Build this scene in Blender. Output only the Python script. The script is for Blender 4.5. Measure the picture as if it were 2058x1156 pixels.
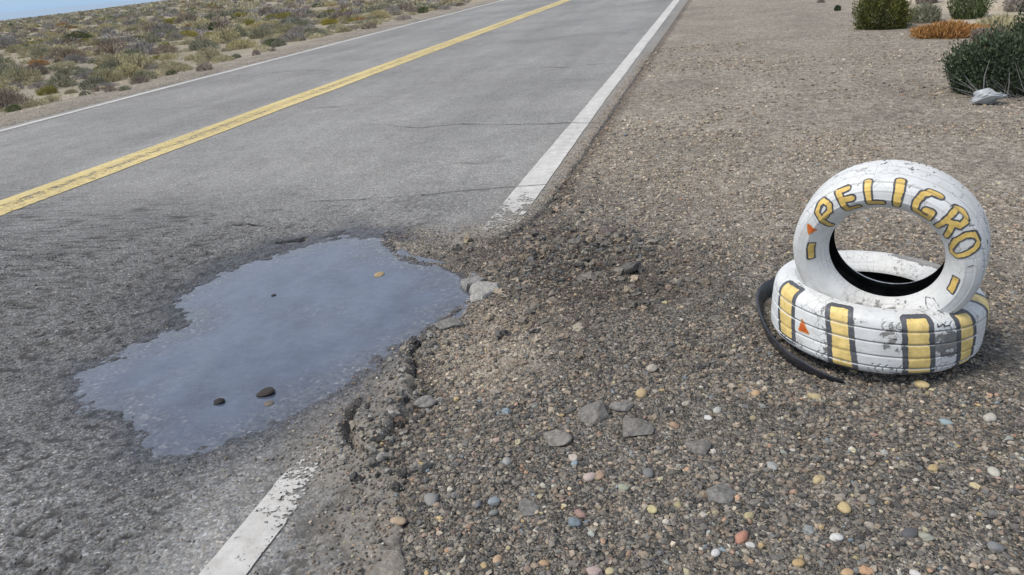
import bpy, math
import numpy as np
from mathutils import Matrix, Vector

scene = bpy.context.scene
for _o in list(bpy.data.objects):
    bpy.data.objects.remove(_o)
RNG = np.random.default_rng(7)

# ------------------------------------------------------------------ camera
CAM_H = 1.2
I_AX = np.array([0.96720282, 0.23862094, -0.08705603])
J_AX = np.array([-0.01499912, 0.39578953, 0.91821875])
F_AX = np.array([-0.25356208, 0.886798, -0.38638786])
PW, PH, FPX = 2058, 1156, 1546.0
cam_data = bpy.data.cameras.new('camera')
cam = bpy.data.objects.new('camera', cam_data)
scene.collection.objects.link(cam)
cam_data.sensor_width = 36.0
cam_data.sensor_fit = 'HORIZONTAL'
cam_data.lens = FPX/PW*36.0
cam_data.clip_start = 0.05
cam_data.clip_end = 200000.0
cam.matrix_world = Matrix(((I_AX[0], J_AX[0], -F_AX[0], 0.0), (I_AX[1], J_AX[1], -F_AX[1], 0.0),
                           (I_AX[2], J_AX[2], -F_AX[2], CAM_H), (0, 0, 0, 1)))
scene.camera = cam

# ------------------------------------------------------------------ sky, sun, exposure (thin high cloud: soft light)
SUN_EL, SUN_AZ = math.radians(55), math.radians(-125)   # azimuth from +Y towards +X
world = bpy.data.worlds.new('World')
scene.world = world
world.use_nodes = True
wn = world.node_tree
sky = wn.nodes.new('ShaderNodeTexSky')
sky.sky_type = 'NISHITA'
sky.sun_disc = False
sky.sun_elevation = SUN_EL
sky.sun_rotation = SUN_AZ
sky.air_density = 1.0
sky.dust_density = 0.4
sky.ozone_density = 2.0
# thin veil of high cloud: greyer overhead, soft pale blue haze all round the horizon
hs = wn.nodes.new('ShaderNodeHueSaturation')
hs.inputs['Saturation'].default_value = 0.45
wn.links.new(sky.outputs['Color'], hs.inputs['Color'])
geo = wn.nodes.new('ShaderNodeNewGeometry')
sep = wn.nodes.new('ShaderNodeSeparateXYZ')
wn.links.new(geo.outputs['Incoming'], sep.inputs[0])
up = wn.nodes.new('ShaderNodeMapRange')
up.inputs['From Min'].default_value = 0.0
up.inputs['From Max'].default_value = -0.22
up.inputs['To Min'].default_value = 1.0
up.inputs['To Max'].default_value = 0.0
wn.links.new(sep.outputs['Z'], up.inputs['Value'])
mx = wn.nodes.new('ShaderNodeMix')
mx.data_type = 'RGBA'
wn.links.new(up.outputs[0], mx.inputs[0])
wn.links.new(hs.outputs['Color'], mx.inputs[6])
mx.inputs[7].default_value = (1.95, 2.80, 3.85, 1)
wn.links.new(mx.outputs[2], wn.nodes['Background'].inputs['Color'])
wn.nodes['Background'].inputs['Strength'].default_value = 0.10
sun_data = bpy.data.lights.new('sun', 'SUN')
sun_data.energy = 1.5
sun_data.angle = math.radians(20)
sun_data.color = (1.0, 0.93, 0.82)
sun = bpy.data.objects.new('sun', sun_data)
scene.collection.objects.link(sun)
sdir = Vector((math.sin(SUN_AZ)*math.cos(SUN_EL), math.cos(SUN_AZ)*math.cos(SUN_EL), math.sin(SUN_EL)))
sun.rotation_euler = (-sdir).to_track_quat('-Z', 'Y').to_euler()
sun.location = (0, 0, 30)
scene.view_settings.view_transform = 'Standard'
scene.view_settings.look = 'None'
scene.view_settings.exposure = 1.0
scene.view_settings.gamma = 1.0
scene.view_settings.use_curve_mapping = False
scene.cycles.use_denoising = True
scene.cycles.max_bounces = 6
scene.cycles.diffuse_bounces = 3
scene.cycles.glossy_bounces = 3
scene.cycles.transparent_max_bounces = 12

# ------------------------------------------------------------------ maths
CAM = np.array([0, 0, CAM_H])
def proj(P):
    P = np.atleast_2d(P)-CAM
    z = P@F_AX
    zz = np.where(np.abs(z) < 1e-6, 1e-6, z)
    return PW/2+FPX*(P@I_AX)/zz, PH/2-FPX*(P@J_AX)/zz, z
def _h(ix, iy, seed):
    n = (ix.astype(np.int64)*374761393+iy.astype(np.int64)*668265263+seed*974634777) & 0xffffffff
    n = ((n ^ (n >> 13))*1274126177) & 0xffffffff
    n = (n ^ (n >> 16)) & 0xffffff
    return n/float(0xffffff)
def vnoise(x, y, seed=0):
    x = np.asarray(x, float); y = np.asarray(y, float)
    ix, iy = np.floor(x), np.floor(y)
    fx, fy = x-ix, y-iy
    fx = fx*fx*(3-2*fx); fy = fy*fy*(3-2*fy)
    a = _h(ix, iy, seed); b = _h(ix+1, iy, seed); c = _h(ix, iy+1, seed); d = _h(ix+1, iy+1, seed)
    return (a*(1-fx)+b*fx)*(1-fy)+(c*(1-fx)+d*fx)*fy*1.0
def fbm(x, y, seed=0, oct=4):
    s = 0; amp = .5; tot = 0
    for o in range(oct):
        s = s+amp*(vnoise(x*2**o+17*o, y*2**o-9*o, seed+o)*2-1); tot += amp; amp *= .5
    return s/tot
def sstep(a, b, x):
    t = np.clip((x-a)/(b-a), 0, 1)
    return t*t*(3-2*t)
def seg_dist(x, y, poly, closed=False):
    P = np.array(poly, float)
    A = P if closed else P[:-1]
    B = np.roll(P, -1, 0) if closed else P[1:]
    d2 = np.full(np.shape(x), 1e9)
    for a, b in zip(A, B):
        ab = b-a; L = ab@ab+1e-12
        t = np.clip(((x-a[0])*ab[0]+(y-a[1])*ab[1])/L, 0, 1)
        d2 = np.minimum(d2, (x-a[0]-t*ab[0])**2+(y-a[1]-t*ab[1])**2)
    return np.sqrt(d2)
def inside(x, y, poly):
    P = np.array(poly, float); r = np.zeros(np.shape(x), bool)
    Q = np.roll(P, -1, 0)
    for a, b in zip(P, Q):
        c = ((a[1] > y) != (b[1] > y))
        xx = (b[0]-a[0])*(y-a[1])/(b[1]-a[1]+1e-15)+a[0]
        r ^= c & (x < xx)
    return r
def poly_sd(x, y, poly):
    d = seg_dist(x, y, poly, True)
    return np.where(inside(x, y, poly), -d, d)
def axis(lo, f0, f1, hi, step, g):
    mid = list(np.arange(f0, f1+step*.5, step))
    s = step; a = f0; left = []
    while a > lo:
        s *= g; a -= s; left.append(a)
    s = step; b = mid[-1]; right = []
    while b < hi:
        s *= g; b += s; right.append(b)
    return np.array(left[::-1]+mid+right)

# ------------------------------------------------------------------ object helpers
def link(o, parent=None):
    scene.collection.objects.link(o)
    if parent is not None:
        o.parent = parent
    return o
def mesh_data(name, V, F, mats=(), attrs=None, smooth=True, colors=None, matidx=None):
    V = np.asarray(V, np.float32); F = np.asarray(F, np.int32)
    me = bpy.data.meshes.new(name)
    n, k = F.shape
    me.vertices.add(len(V)); me.vertices.foreach_set('co', V.ravel())
    me.loops.add(n*k); me.loops.foreach_set('vertex_index', F.ravel())
    me.polygons.add(n); me.polygons.foreach_set('loop_start', np.arange(0, n*k, k, dtype=np.int32))
    me.polygons.foreach_set('use_smooth', np.full(n, bool(smooth)))
    for m in mats:
        me.materials.append(m)
    if matidx is not None:
        me.polygons.foreach_set('material_index', np.asarray(matidx, np.int32))
    me.update(calc_edges=True)
    for nm, a in (attrs or {}).items():
        me.attributes.new(nm, 'FLOAT', 'POINT').data.foreach_set('value', np.asarray(a, np.float32).ravel())
    if colors is not None:
        c = np.ones((len(V), 4), np.float32); c[:, :3] = colors
        me.attributes.new('tint', 'FLOAT_COLOR', 'POINT').data.foreach_set('color', c.ravel())
    return me
def obj(name, me, parent=None, kind=None, label=None, cat=None, group=None, loc=None):
    o = bpy.data.objects.new(name, me)
    link(o, parent)
    if kind: o['kind'] = kind
    if label: o['label'] = label
    if cat: o['category'] = cat
    if group: o['group'] = group
    if loc is not None: o.location = loc
    return o
def grid_faces(nx, ny):
    i, j = np.meshgrid(np.arange(nx-1), np.arange(ny-1), indexing='ij')
    a = (i*ny+j).ravel()
    return np.stack([a, a+ny, a+ny+1, a+1], 1)

# ------------------------------------------------------------------ node helper
class NT:
    def __init__(s, name, rough=.8, spec=.3):
        s.m = bpy.data.materials.new(name); s.m.use_nodes = True
        s.t = s.m.node_tree; s.b = s.t.nodes['Principled BSDF']; s.out = s.t.nodes['Material Output']
        s.b.inputs['Roughness'].default_value = rough
        s.b.inputs['Specular IOR Level'].default_value = spec
        s._co = None
    def n(s, ty, ins=None, **kw):
        d = s.t.nodes.new(ty)
        for k, v in kw.items(): setattr(d, k, v)
        for k, v in (ins or {}).items(): s.set(d.inputs[k], v)
        return d
    def set(s, sock, v):
        if hasattr(v, 'is_output') or isinstance(v, bpy.types.NodeSocket): s.t.links.new(v, sock)
        elif isinstance(v, (tuple, list)) and len(v) == 3 and sock.type == 'RGBA': sock.default_value = (*v, 1)
        else: sock.default_value = v
    def co(s, scale=None):
        if s._co is None: s._co = s.n('ShaderNodeTexCoord').outputs['Object']
        if scale is None: return s._co
        return s.n('ShaderNodeMapping', {'Vector': s._co, 'Scale': scale}).outputs[0]
    def attr(s, nm, col=False):
        a = s.n('ShaderNodeAttribute', attribute_name=nm)
        return a.outputs['Color' if col else 'Fac']
    def noise(s, scale, detail=3, rough=.55, vec=None, col=False):
        d = s.n('ShaderNodeTexNoise', {'Vector': vec or s.co(), 'Scale': scale, 'Detail': detail, 'Roughness': rough})
        return d.outputs['Color' if col else 'Fac']
    def vor(s, scale, vec=None, feature='F1', rnd=1.0, out='Color'):
        d = s.n('ShaderNodeTexVoronoi', {'Vector': vec or s.co(), 'Scale': scale, 'Randomness': rnd}, feature=feature)
        return d.outputs[out]
    def ramp(s, fac, stops, interp='LINEAR'):
        d = s.n('ShaderNodeValToRGB', {'Fac': fac}); e = d.color_ramp; e.interpolation = interp
        while len(e.elements) < len(stops): e.elements.new(.5)
        for el, (p, c) in zip(e.elements, stops):
            el.position = p
            el.color = (*c, 1) if isinstance(c, (tuple, list)) else (c, c, c, 1)
        return d.outputs['Color']
    def math(s, op, a, b=0.0, c=None, clamp=False):
        d = s.n('ShaderNodeMath', operation=op, use_clamp=clamp)
        s.set(d.inputs[0], a); s.set(d.inputs[1], b)
        if c is not None: s.set(d.inputs[2], c)
        return d.outputs[0]
    def mix(s, fac, a, b, blend='MIX'):
        d = s.n('ShaderNodeMix', data_type='RGBA', blend_type=blend)
        s.set(d.inputs[0], fac); s.set(d.inputs[6], a); s.set(d.inputs[7], b)
        return d.outputs[2]
    def rng(s, v, a, b, c=0.0, d=1.0, smooth=False):
        n = s.n('ShaderNodeMapRange', {'Value': v, 'From Min': a, 'From Max': b, 'To Min': c, 'To Max': d},
                interpolation_type='SMOOTHSTEP' if smooth else 'LINEAR')
        return n.outputs[0]
    def bump(s, h, strength=.5, dist=.01, normal=None):
        ins = {'Height': h, 'Strength': strength, 'Distance': dist}
        if normal is not None: ins['Normal'] = normal
        return s.n('ShaderNodeBump', ins).outputs[0]
    def base(s, c): s.set(s.b.inputs['Base Color'], c)
    def rough(s, c): s.set(s.b.inputs['Roughness'], c)
    def normal(s, c): s.t.links.new(c, s.b.inputs['Normal'])
    def sepx(s, c, i=0): return s.n('ShaderNodeSeparateColor', {'Color': c}).outputs[i]

# ------------------------------------------------------------------ plan of the place (metres, +Y along the road, camera above 0,0)
PUDDLE = [(-2.18,1.934),(-2.21,1.997),(-2.198,2.028),(-2.163,2.061),(-2.126,2.092),(-2.13,2.168),(-2.115,2.262),(-2.072,2.317),(-2.038,2.356),(-2.047,2.411),(-2.136,2.493),(-2.231,2.549),(-2.241,2.671),(-2.259,2.778),(-2.237,2.85),(-2.219,2.925),(-2.181,3.048),(-2.08,3.137),(-2.016,3.25),(-1.943,3.323),(-1.848,3.397),(-1.735,3.412),(-1.617,3.358),(-1.515,3.21),(-1.424,3.111),(-1.302,3.061),(-1.131,2.985),(-1.025,2.868),(-0.945,2.668),(-0.981,2.58),(-1.005,2.47),(-1.057,2.357),(-1.105,2.261),(-1.149,2.099),(-1.166,2.016),(-1.189,1.902),(-1.225,1.847),(-1.259,1.774),(-1.307,1.721),(-1.353,1.681),(-1.392,1.63),(-1.465,1.568),(-1.574,1.545),(-1.642,1.591),(-1.68,1.635),(-1.756,1.71),(-1.842,1.746),(-1.972,1.751),(-2.056,1.809)]
EDGE = [(-0.705,20.726),(-0.819,9.682),(-0.848,6.228),(-0.858,4.605),(-0.866,3.93),(-0.901,3.593),(-0.947,3.464),(-1.051,3.377),(-1.173,3.321),(-1.316,3.293),(-1.467,3.351),(-1.566,3.366),(-1.458,3.196),(-1.314,3.093),(-1.139,3.009),(-1.031,2.924),(-0.971,2.886),(-0.858,2.793),(-0.875,2.661),(-0.933,2.649),(-0.914,2.458),(-0.971,2.42),(-0.996,2.336),(-1.0,2.241),(-0.957,2.098),(-0.911,1.962),(-0.913,1.889),(-0.935,1.824),(-0.93,1.762),(-0.917,1.673),(-0.936,1.639),(-0.893,1.60),(-0.778,1.539),(-0.748,1.419),(-0.70,1.318),(-0.66,1.2),(-0.63,1.05)]
ROAD = [(-7.93,-40),(-7.93,2500),(-0.70,2500)]+EDGE+[(-0.65,-40)]
GROOVES = [[(-2.162,3.308),(-2.076,3.361),(-2.035,3.391),(-1.961,3.414),(-1.856,3.444)],
           [(-1.063,1.989),(-1.056,1.92),(-1.07,1.83),(-1.04,1.737),(-0.994,1.665),(-0.93,1.626),(-0.904,1.67)],
           [(-0.912,2.65),(-0.939,2.536),(-0.979,2.446),(-0.999,2.344),(-1.007,2.242)],
           [(-0.999,2.212),(-0.95,2.074),(-0.913,1.962),(-0.915,1.88)]]
WATER_Z = -0.022

def road_edge_sd(x, y):
    """>0 outside the asphalt"""
    wob = .018*fbm(x*9, y*9, 31, 3)+.01*fbm(x*40, y*40, 33, 2)
    near = sstep(9, 3, y)
    wob = wob+sstep(1.75, 1.5, y)*(.05*fbm(x*5, y*5, 35, 3)+.02*fbm(x*22, y*22, 36, 2))
    return poly_sd(x, y, ROAD)+wob*(.35+.65*near)
def ravel_amt(x, y):
    """how far the surfacing has worn to open stones: the near lane left of and around the hole"""
    n = fbm(x*1.3, y*1.3, 41, 3)
    a = sstep(4.6, 2.5, y+.6*n+.12*(x+2.0))*sstep(-1.15, -1.55, x+.25*n-.0*(y))
    b = sstep(.35, .05, poly_sd(x, y, PUDDLE)+.1*n)
    c = .9*sstep(-1.02, -.88, x)*sstep(1.95, 1.6, y)
    return np.clip(np.maximum(np.maximum(a, .75*b), c), 0, 1)
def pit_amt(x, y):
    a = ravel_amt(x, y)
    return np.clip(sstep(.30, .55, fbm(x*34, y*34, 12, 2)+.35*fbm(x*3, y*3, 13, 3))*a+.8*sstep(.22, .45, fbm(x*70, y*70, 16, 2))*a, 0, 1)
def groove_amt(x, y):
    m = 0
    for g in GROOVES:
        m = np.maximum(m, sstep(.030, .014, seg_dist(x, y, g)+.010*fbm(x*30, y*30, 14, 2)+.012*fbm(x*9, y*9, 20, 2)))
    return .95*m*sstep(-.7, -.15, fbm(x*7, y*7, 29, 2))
def road_z(x, y, sd=None):
    x = np.asarray(x, float); y = np.asarray(y, float)
    if sd is None: sd = road_edge_sd(x, y)
    near = sstep(8, 3.5, np.hypot(x, y))
    rv = ravel_amt(x, y)*near
    z = .004*fbm(x*.8, y*.8, 3, 3)
    z = z+near*(.0016*fbm(x*28, y*28, 5, 2)+rv*(.0045*fbm(x*42, y*42, 6, 2)+.006*fbm(x*11, y*11, 8, 3)-.002))
    pits = pit_amt(x, y)*near
    z = z-.008*pits
    ps = poly_sd(x, y, PUDDLE)+.02*fbm(x*14, y*14, 9, 3)
    # bowl: steep broken lip on the near left, a long shallow sag on the far side
    dip = WATER_Z+np.where(ps < 0, .16*ps, .055*ps)
    dip = np.maximum(dip, -.06)
    blend = dip+.0045*fbm(x*20, y*20, 10, 3)+.003*fbm(x*55, y*55, 17, 2)
    z = np.where(blend < z, blend, z)
    for g in GROOVES:
        d = seg_dist(x, y, g)+.010*fbm(x*30, y*30, 14, 2)+.012*fbm(x*9, y*9, 20, 2)
        z = z-.044*sstep(.022, .004, d)*sstep(-.7, -.15, fbm(x*7, y*7, 29, 2))
    # lifted tongue of patching asphalt on the broken edge
    d = seg_dist(x, y, [(-1.0,2.15),(-.985,1.95),(-.985,1.78)])
    tg = sstep(.13, .03, d+.05*fbm(x*11, y*11, 19, 3))
    z = z+tg*(.007+.012*fbm(x*13, y*13, 15, 3)+.008*fbm(x*38, y*38, 16, 2))
    # the sheet ends in a broken face
    z = np.where(sd > 0, z-np.minimum(2.2*sd, .16), z)
    return z
SKY_AZ = np.radians([25, 36.63, 41.6, 46.2, 60]); SKY_EL = np.radians([-.03, -.213, -.372, -.463, -.6])
def ground_z(x, y, sd=None):
    x = np.asarray(x, float); y = np.asarray(y, float)
    if sd is None: sd = road_edge_sd(x, y)
    d = np.hypot(x, y)
    near = sstep(9, 4, d)
    z = -.014+.010*fbm(x*1.6, y*1.6, 21, 3)+near*(.006*fbm(x*14, y*14, 22, 3)+.003*fbm(x*55, y*55, 23, 2))
    # loose stones heaped by the broken edge, scoured hollow beside the tongue
    z = z+.016*fbm(x*9, y*9, 28, 3)*sstep(1.0, .5, np.hypot((x+.45)/1.3, (y-3.0)/1.1))+.022*sstep(.55, .1, np.hypot((x+.62)/1.0, (y-3.15)/.9))*(1+.8*fbm(x*7, y*7, 24, 3))
    z = z-.030*sstep(.30, .08, np.hypot((x+.80)/.8, (y-1.93)/1.6))
    z = z-.012*sstep(.30, .1, np.hypot((x+1.25)/1.3, (y-3.2)/.5))
    # open land each side
    lv = sstep(-8.3, -10.5, x)
    z = z+lv*(-.05+.16*fbm(x*.09, y*.09, 25, 3)+.05*fbm(x*.5, y*.5, 26, 3))
    rv = sstep(2.2, 6, x)
    z = z+rv*(.06+.18*fbm(x*.12, y*.12, 27, 3))
    az = np.arctan2(-x, np.maximum(y, 1e-3))
    tgt = CAM_H+450*np.tan(np.interp(az, SKY_AZ, SKY_EL))
    k = np.clip((d-30)/420, 0, 1)*sstep(-9, -30, x)
    z = z*(1-k)+tgt*k
    z = np.where(x < -9, z-45*sstep(455, 900, d)-0*d, z)
    # under the road the ground stays below it
    z = np.where(sd < 0, z-np.minimum(1.6*-sd, .2), z)
    return z

# ------------------------------------------------------------------ materials of the setting
def make_asphalt():
    t = NT('worn_asphalt', .82, .35)
    rv, damp, dust = t.attr('ravel'), t.attr('damp'), t.attr('dust')
    cell = t.sepx(t.vor(150)); cell2 = t.sepx(t.vor(320), 1)
    big = t.noise(.55, 4, .6); mid = t.noise(5, 4, .6); grain = t.noise(48, 4, .75); blot = t.noise(13, 5, .7)
    streak = t.noise(1.0, 5, .65, vec=t.co((1.3, .10, 1)))
    patch = t.noise(1.0, 5, .7, vec=t.co((.7, .35, 1)))
    stone = t.ramp(cell, [(0, (.13, .128, .124)), (.3, (.187, .184, .178)), (.6, (.236, .232, .224)), (.86, (.284, .279, .27)), (.96, .37), (1, .46)])
    fine = t.ramp(cell2, [(0, (.185, .182, .176)), (.5, (.24, .236, .228)), (1, (.293, .288, .279))])
    stone_rv = t.ramp(cell, [(0, .055), (.3, .095), (.6, .14), (.88, .18), (.97, .23), (1, .33)])
    hue = t.ramp(t.sepx(t.vor(150), 2), [(0, (1.06, 1.0, .92)), (.5, (1, 1, 1)), (1, (.95, 1.0, 1.06))])
    c = t.mix(.8, fine, stone)
    c = t.mix(rv, c, stone_rv)
    c = t.mix(1.0, c, hue, 'MULTIPLY')
    c = t.mix(1.0, c, t.ramp(big, [(.3, .82), (.5, 1.0), (.72, 1.16)]), 'MULTIPLY')
    c = t.mix(1.0, c, t.ramp(streak, [(.3, .82), (.52, 1.0), (.72, 1.16)]), 'MULTIPLY')
    c = t.mix(1.0, c, t.ramp(grain, [(.28, .74), (.5, 1.0), (.72, 1.28)]), 'MULTIPLY')
    c = t.mix(1.0, c, t.ramp(blot, [(.28, .84), (.46, 1.0), (.75, 1.12)]), 'MULTIPLY')
    c = t.mix(1.0, c, t.ramp(patch, [(.34, .86), (.46, 1.0), (.62, 1.02), (.74, 1.12)]), 'MULTIPLY')
    c = t.mix(1.0, c, t.ramp(mid, [(.3, .9), (.6, 1.04), (.8, 1.08)]), 'MULTIPLY')
    c = t.mix(t.attr('pit'), c, (.040, .039, .038))  # pits and grooves: dark bitumen colour, also painted in for their weak self-shadow
    dc = t.ramp(t.noise(60, 3, .7), [(.3, (.15, .135, .115)), (.7, (.31, .28, .24))])
    dn = t.math('MULTIPLY', dust, t.ramp(t.noise(9, 4, .65), [(.3, .35), (.65, 1.0)]))
    c = t.mix(dn, c, dc)
    c = t.mix(damp, c, t.mix(1.0, c, (.46, .45, .50), 'MULTIPLY'))
    t.base(c)
    t.rough(t.rng(damp, 0, 1, .80, .30))
    d1 = t.vor(150, feature='SMOOTH_F1', out='Distance'); d2 = t.noise(240, 3, .6)
    h = t.math('ADD', t.math('MULTIPLY', d1, -.8), t.math('MULTIPLY', d2, .5))
    st = t.rng(rv, 0, 1, .6, .75)
    t.normal(t.bump(h, st, .004))
    return t.m
def make_gravel_ground():
    t = NT('gravelly_soil', .9, .25)
    tan, des, dk = t.attr('tan'), t.attr('desert'), t.attr('dark')
    def pal(c):
        grey = t.ramp(t.sepx(c, 0), [(0, (.045, .044, .042)), (.25, (.13, .125, .117)), (.5, (.20, .19, .172)), (.7, (.245, .222, .19)), (.84, (.32, .27, .21)), (.93, (.38, .33, .26)), (1, (.5, .47, .42))])
        tn = t.ramp(t.sepx(c, 1), [(0, (.11, .093, .078)), (.2, (.245, .212, .174)), (.5, (.355, .312, .258)), (.78, (.45, .40, .33)), (1, (.62, .57, .49))])
        return t.mix(tan, grey, tn)
    v1 = t.vor(95); v2 = t.vor(190)
    sel = t.ramp(t.noise(30, 2), [(.42, 0.0), (.58, 1.0)])
    c = t.mix(sel, pal(v1), pal(v2))
    d1 = t.vor(95, out='Distance'); d2 = t.vor(190, out='Distance')
    soil = t.mix(1.0, t.ramp(t.noise(45, 4, .7), [(.3, (.075, .062, .05)), (.7, (.17, .142, .11))]), t.rng(tan, 0, 1, .72, 1.5), 'MULTIPLY')
    cb = t.vor(38)
    c = t.mix(.75, c, t.mix(1.0, c, t.ramp(t.sepx(cb, 1), [(0, .50), (.35, .95), (.8, 1.12), (1, 1.45)]), 'MULTIPLY'))
    gap = t.ramp(t.noise(12, 3, .6), [(.4, 0.0), (.7, .55)])
    c = t.mix(gap, c, soil)
    sand = t.ramp(t.noise(3.5, 5, .7), [(.25, (.36, .30, .225)), (.55, (.50, .43, .335)), (.8, (.60, .53, .425))])
    c = t.mix(t.math('MULTIPLY', des, .7), c, sand)
    c = t.mix(1.0, c, t.ramp(t.noise(1.1, 4, .6), [(.3, .80), (.5, 1.0), (.75, 1.16)]), 'MULTIPLY')
    c = t.mix(dk, c, t.mix(1.0, c, (.60, .55, .53), 'MULTIPLY'))
    far = t.attr('far')
    plain = t.ramp(t.noise(.09, 6, .75), [(.3, (.17, .16, .125)), (.5, (.25, .225, .17)), (.7, (.36, .31, .235))])
    c = t.mix(far, c, plain)
    t.base(c)
    dd = t.mix(sel, t.ramp(d1, [(0, 1.0), (.9, 0.0)]), t.ramp(d2, [(0, .7), (.9, 0.0)]))
    t.normal(t.bump(dd, t.rng(des, 0, 1, 1.0, .6), .014))
    return t.m
def make_paint(name, col, dirt):
    t = NT(name, .7, .3)
    wear = t.attr('wear')
    c = t.mix(t.ramp(t.noise(14, 4, .7), [(.32, 0.0), (.72, .7)]), col, dirt)
    c = t.mix(1.0, c, t.ramp(t.noise(1.2, 3), [(.3, .88), (.7, 1.06)]), 'MULTIPLY')
    t.base(c)
    n = t.math('ADD', t.math('MULTIPLY', t.noise(75, 4, .75), .62), t.math('MULTIPLY', t.noise(13, 3, .6), .38))
    a = t.rng(t.math('SUBTRACT', n, wear), -.02, .03, 0, 1)
    tr = t.n('ShaderNodeBsdfTransparent')
    mx = t.n('ShaderNodeMixShader', {0: a, 1: tr.outputs[0], 2: t.b.outputs[0]})
    t.t.links.new(mx.outputs[0], t.out.inputs['Surface'])
    t.normal(t.bump(t.noise(200, 3), .35, .003))
    return t.m
def make_simple(name, col, rough=.8, spec=.3, var=.2, scale=20, bump=.3, bscale=60, bd=.004):
    t = NT(name, rough, spec)
    t.base(t.mix(1.0, t.ramp(t.noise(scale, 4, .65), [(.25, 1-var), (.5, 1.0), (.78, 1+var)]), col, 'MULTIPLY'))
    t.normal(t.bump(t.noise(bscale, 4, .6), bump, bd))
    return t.m
def make_water():
    t = NT('sky_tinted_murky_water', .12, .5)
    n = t.noise(3.6, 6, .7, vec=t.co((1.3, .8, 1)))
    n2 = t.noise(30, 6, .8, vec=t.co((.7, 1.5, 1)))
    c = t.ramp(n, [(.30, (.048, .060, .092)), (.45, (.072, .090, .134)), (.58, (.094, .116, .168)), (.72, (.110, .132, .180))])  # blue of the reflected sky is painted into the murky base colour
    c = t.mix(1.0, c, t.ramp(n2, [(.28, .58), (.40, .90), (.55, 1.02), (.75, 1.16)]), 'MULTIPLY')
    shal = t.attr('shallow')
    bot = t.ramp(t.sepx(t.vor(85)), [(0, (.035, .036, .042)), (.5, (.075, .08, .092)), (.9, (.115, .118, .125)), (1, (.24, .235, .225))])
    see = t.ramp(t.noise(2.6, 5, .7), [(.48, 0.0), (.64, .38)])
    c = t.mix(see, c, bot)
    c = t.mix(t.math('MULTIPLY', shal, t.ramp(n2, [(.3, .35), (.7, 1.0)])), c, bot)
    t.base(c)
    t.rough(t.ramp(t.noise(5, 3), [(.3, .03), (.7, .12)]))
    t.b.inputs['IOR'].default_value = 1.85
    t.normal(t.bump(t.noise(18, 3, .5), .05, .004))
    return t.m
M_ASPHALT = make_asphalt()
M_GROUND = make_gravel_ground()
M_WHITE_LINE = make_paint('worn_white_road_paint', (.60, .59, .57), (.33, .31, .28))
M_YELLOW_LINE = make_paint('worn_yellow_road_paint', (.66, .515, .20), (.40, .36, .26))
M_CRACK = make_simple('crack_dirt', (.035, .033, .032), .95, .1)
M_WATER = make_water()

# ------------------------------------------------------------------ ground
def terrain(xs, ys, zf):
    X, Y = np.meshgrid(xs, ys, indexing='ij')
    X, Y = X.ravel(), Y.ravel()
    sd = road_edge_sd(X, Y)
    return X, Y, sd, zf(X, Y, sd), grid_faces(len(xs), len(ys))
def cull(V, F, keep, attrs):
    k = keep[F].any(1); F = F[k]
    used = np.zeros(len(V), bool); used[F.ravel()] = True
    idx = np.cumsum(used)-1
    return V[used], idx[F], {a: b[used] for a, b in attrs.items()}
def dark_amt(x, y):
    n = fbm(x*2.2, y*2.2, 51, 3)
    a = sstep(.75, .2, np.hypot((x+.58)/.90, (y-3.0)/1.0)+.35*n)
    b = sstep(.5, .1, np.hypot((x+.1)/1.0, (y-2.2)/.6)+.3*n)*.22
    c = sstep(.10, .0, seg_dist(x, y, [(-.89,1.62),(-.90,1.8),(-.90,1.97),(-.95,2.12)]))*.7
    e = .85*sstep(.09, .02, np.abs(x-np.interp(y, [2, 4, 6.2, 9.7, 20.7], [-.84, -.84, -.82, -.79, -.68])))*sstep(3.4, 4.2, y)*sstep(40, 12, y)
    return np.clip(np.maximum(np.maximum(np.maximum(a, b), c), e), 0, 1)
def tan_amt(x, y):
    n = fbm(x*1.1, y*1.1, 52, 3)
    a = sstep(2.6, 4.6, y+.7*n+.5*np.clip(x, -1, 2))
    b = sstep(.40, .12, np.hypot((x+.72)/.8, (y-2.3)/1.3)+.2*n)
    return np.clip(np.maximum(a, .55*b), 0, 1)
gx = axis(-900, -1.9, 1.9, 1500, .014, 1.055)
gy = axis(-30, 1.0, 4.0, 3000, .014, 1.022)
X, Y, sd, Z, Fg = terrain(gx, gy, ground_z)
D = np.hypot(X, Y)
des = np.clip(np.maximum(sstep(-8.6, -10.5, X), sstep(2.0, 3.5, X+.6*fbm(X*.8, Y*.8, 53, 2))*sstep(6, 9, Y)), 0, 1)
des = np.maximum(des, .34*sstep(.34, .10, np.hypot((X+.76)/.9, (Y-2.27)/1.2)+.25*fbm(X*5, Y*5, 54, 3)))
far = np.maximum(sstep(35, 110, D), .65*sstep(-9.3, -10.8, X))*sstep(-9, -14+4, X)
V, Fg, at = cull(np.stack([X, Y, Z], 1), Fg, (sd > -.25), dict(tan=np.maximum(tan_amt(X, Y), sstep(-7, -8, X)), desert=des, dark=dark_amt(X, Y), far=far))
obj('ground', mesh_data('ground', V, Fg, [M_GROUND], at), kind='structure')

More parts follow.
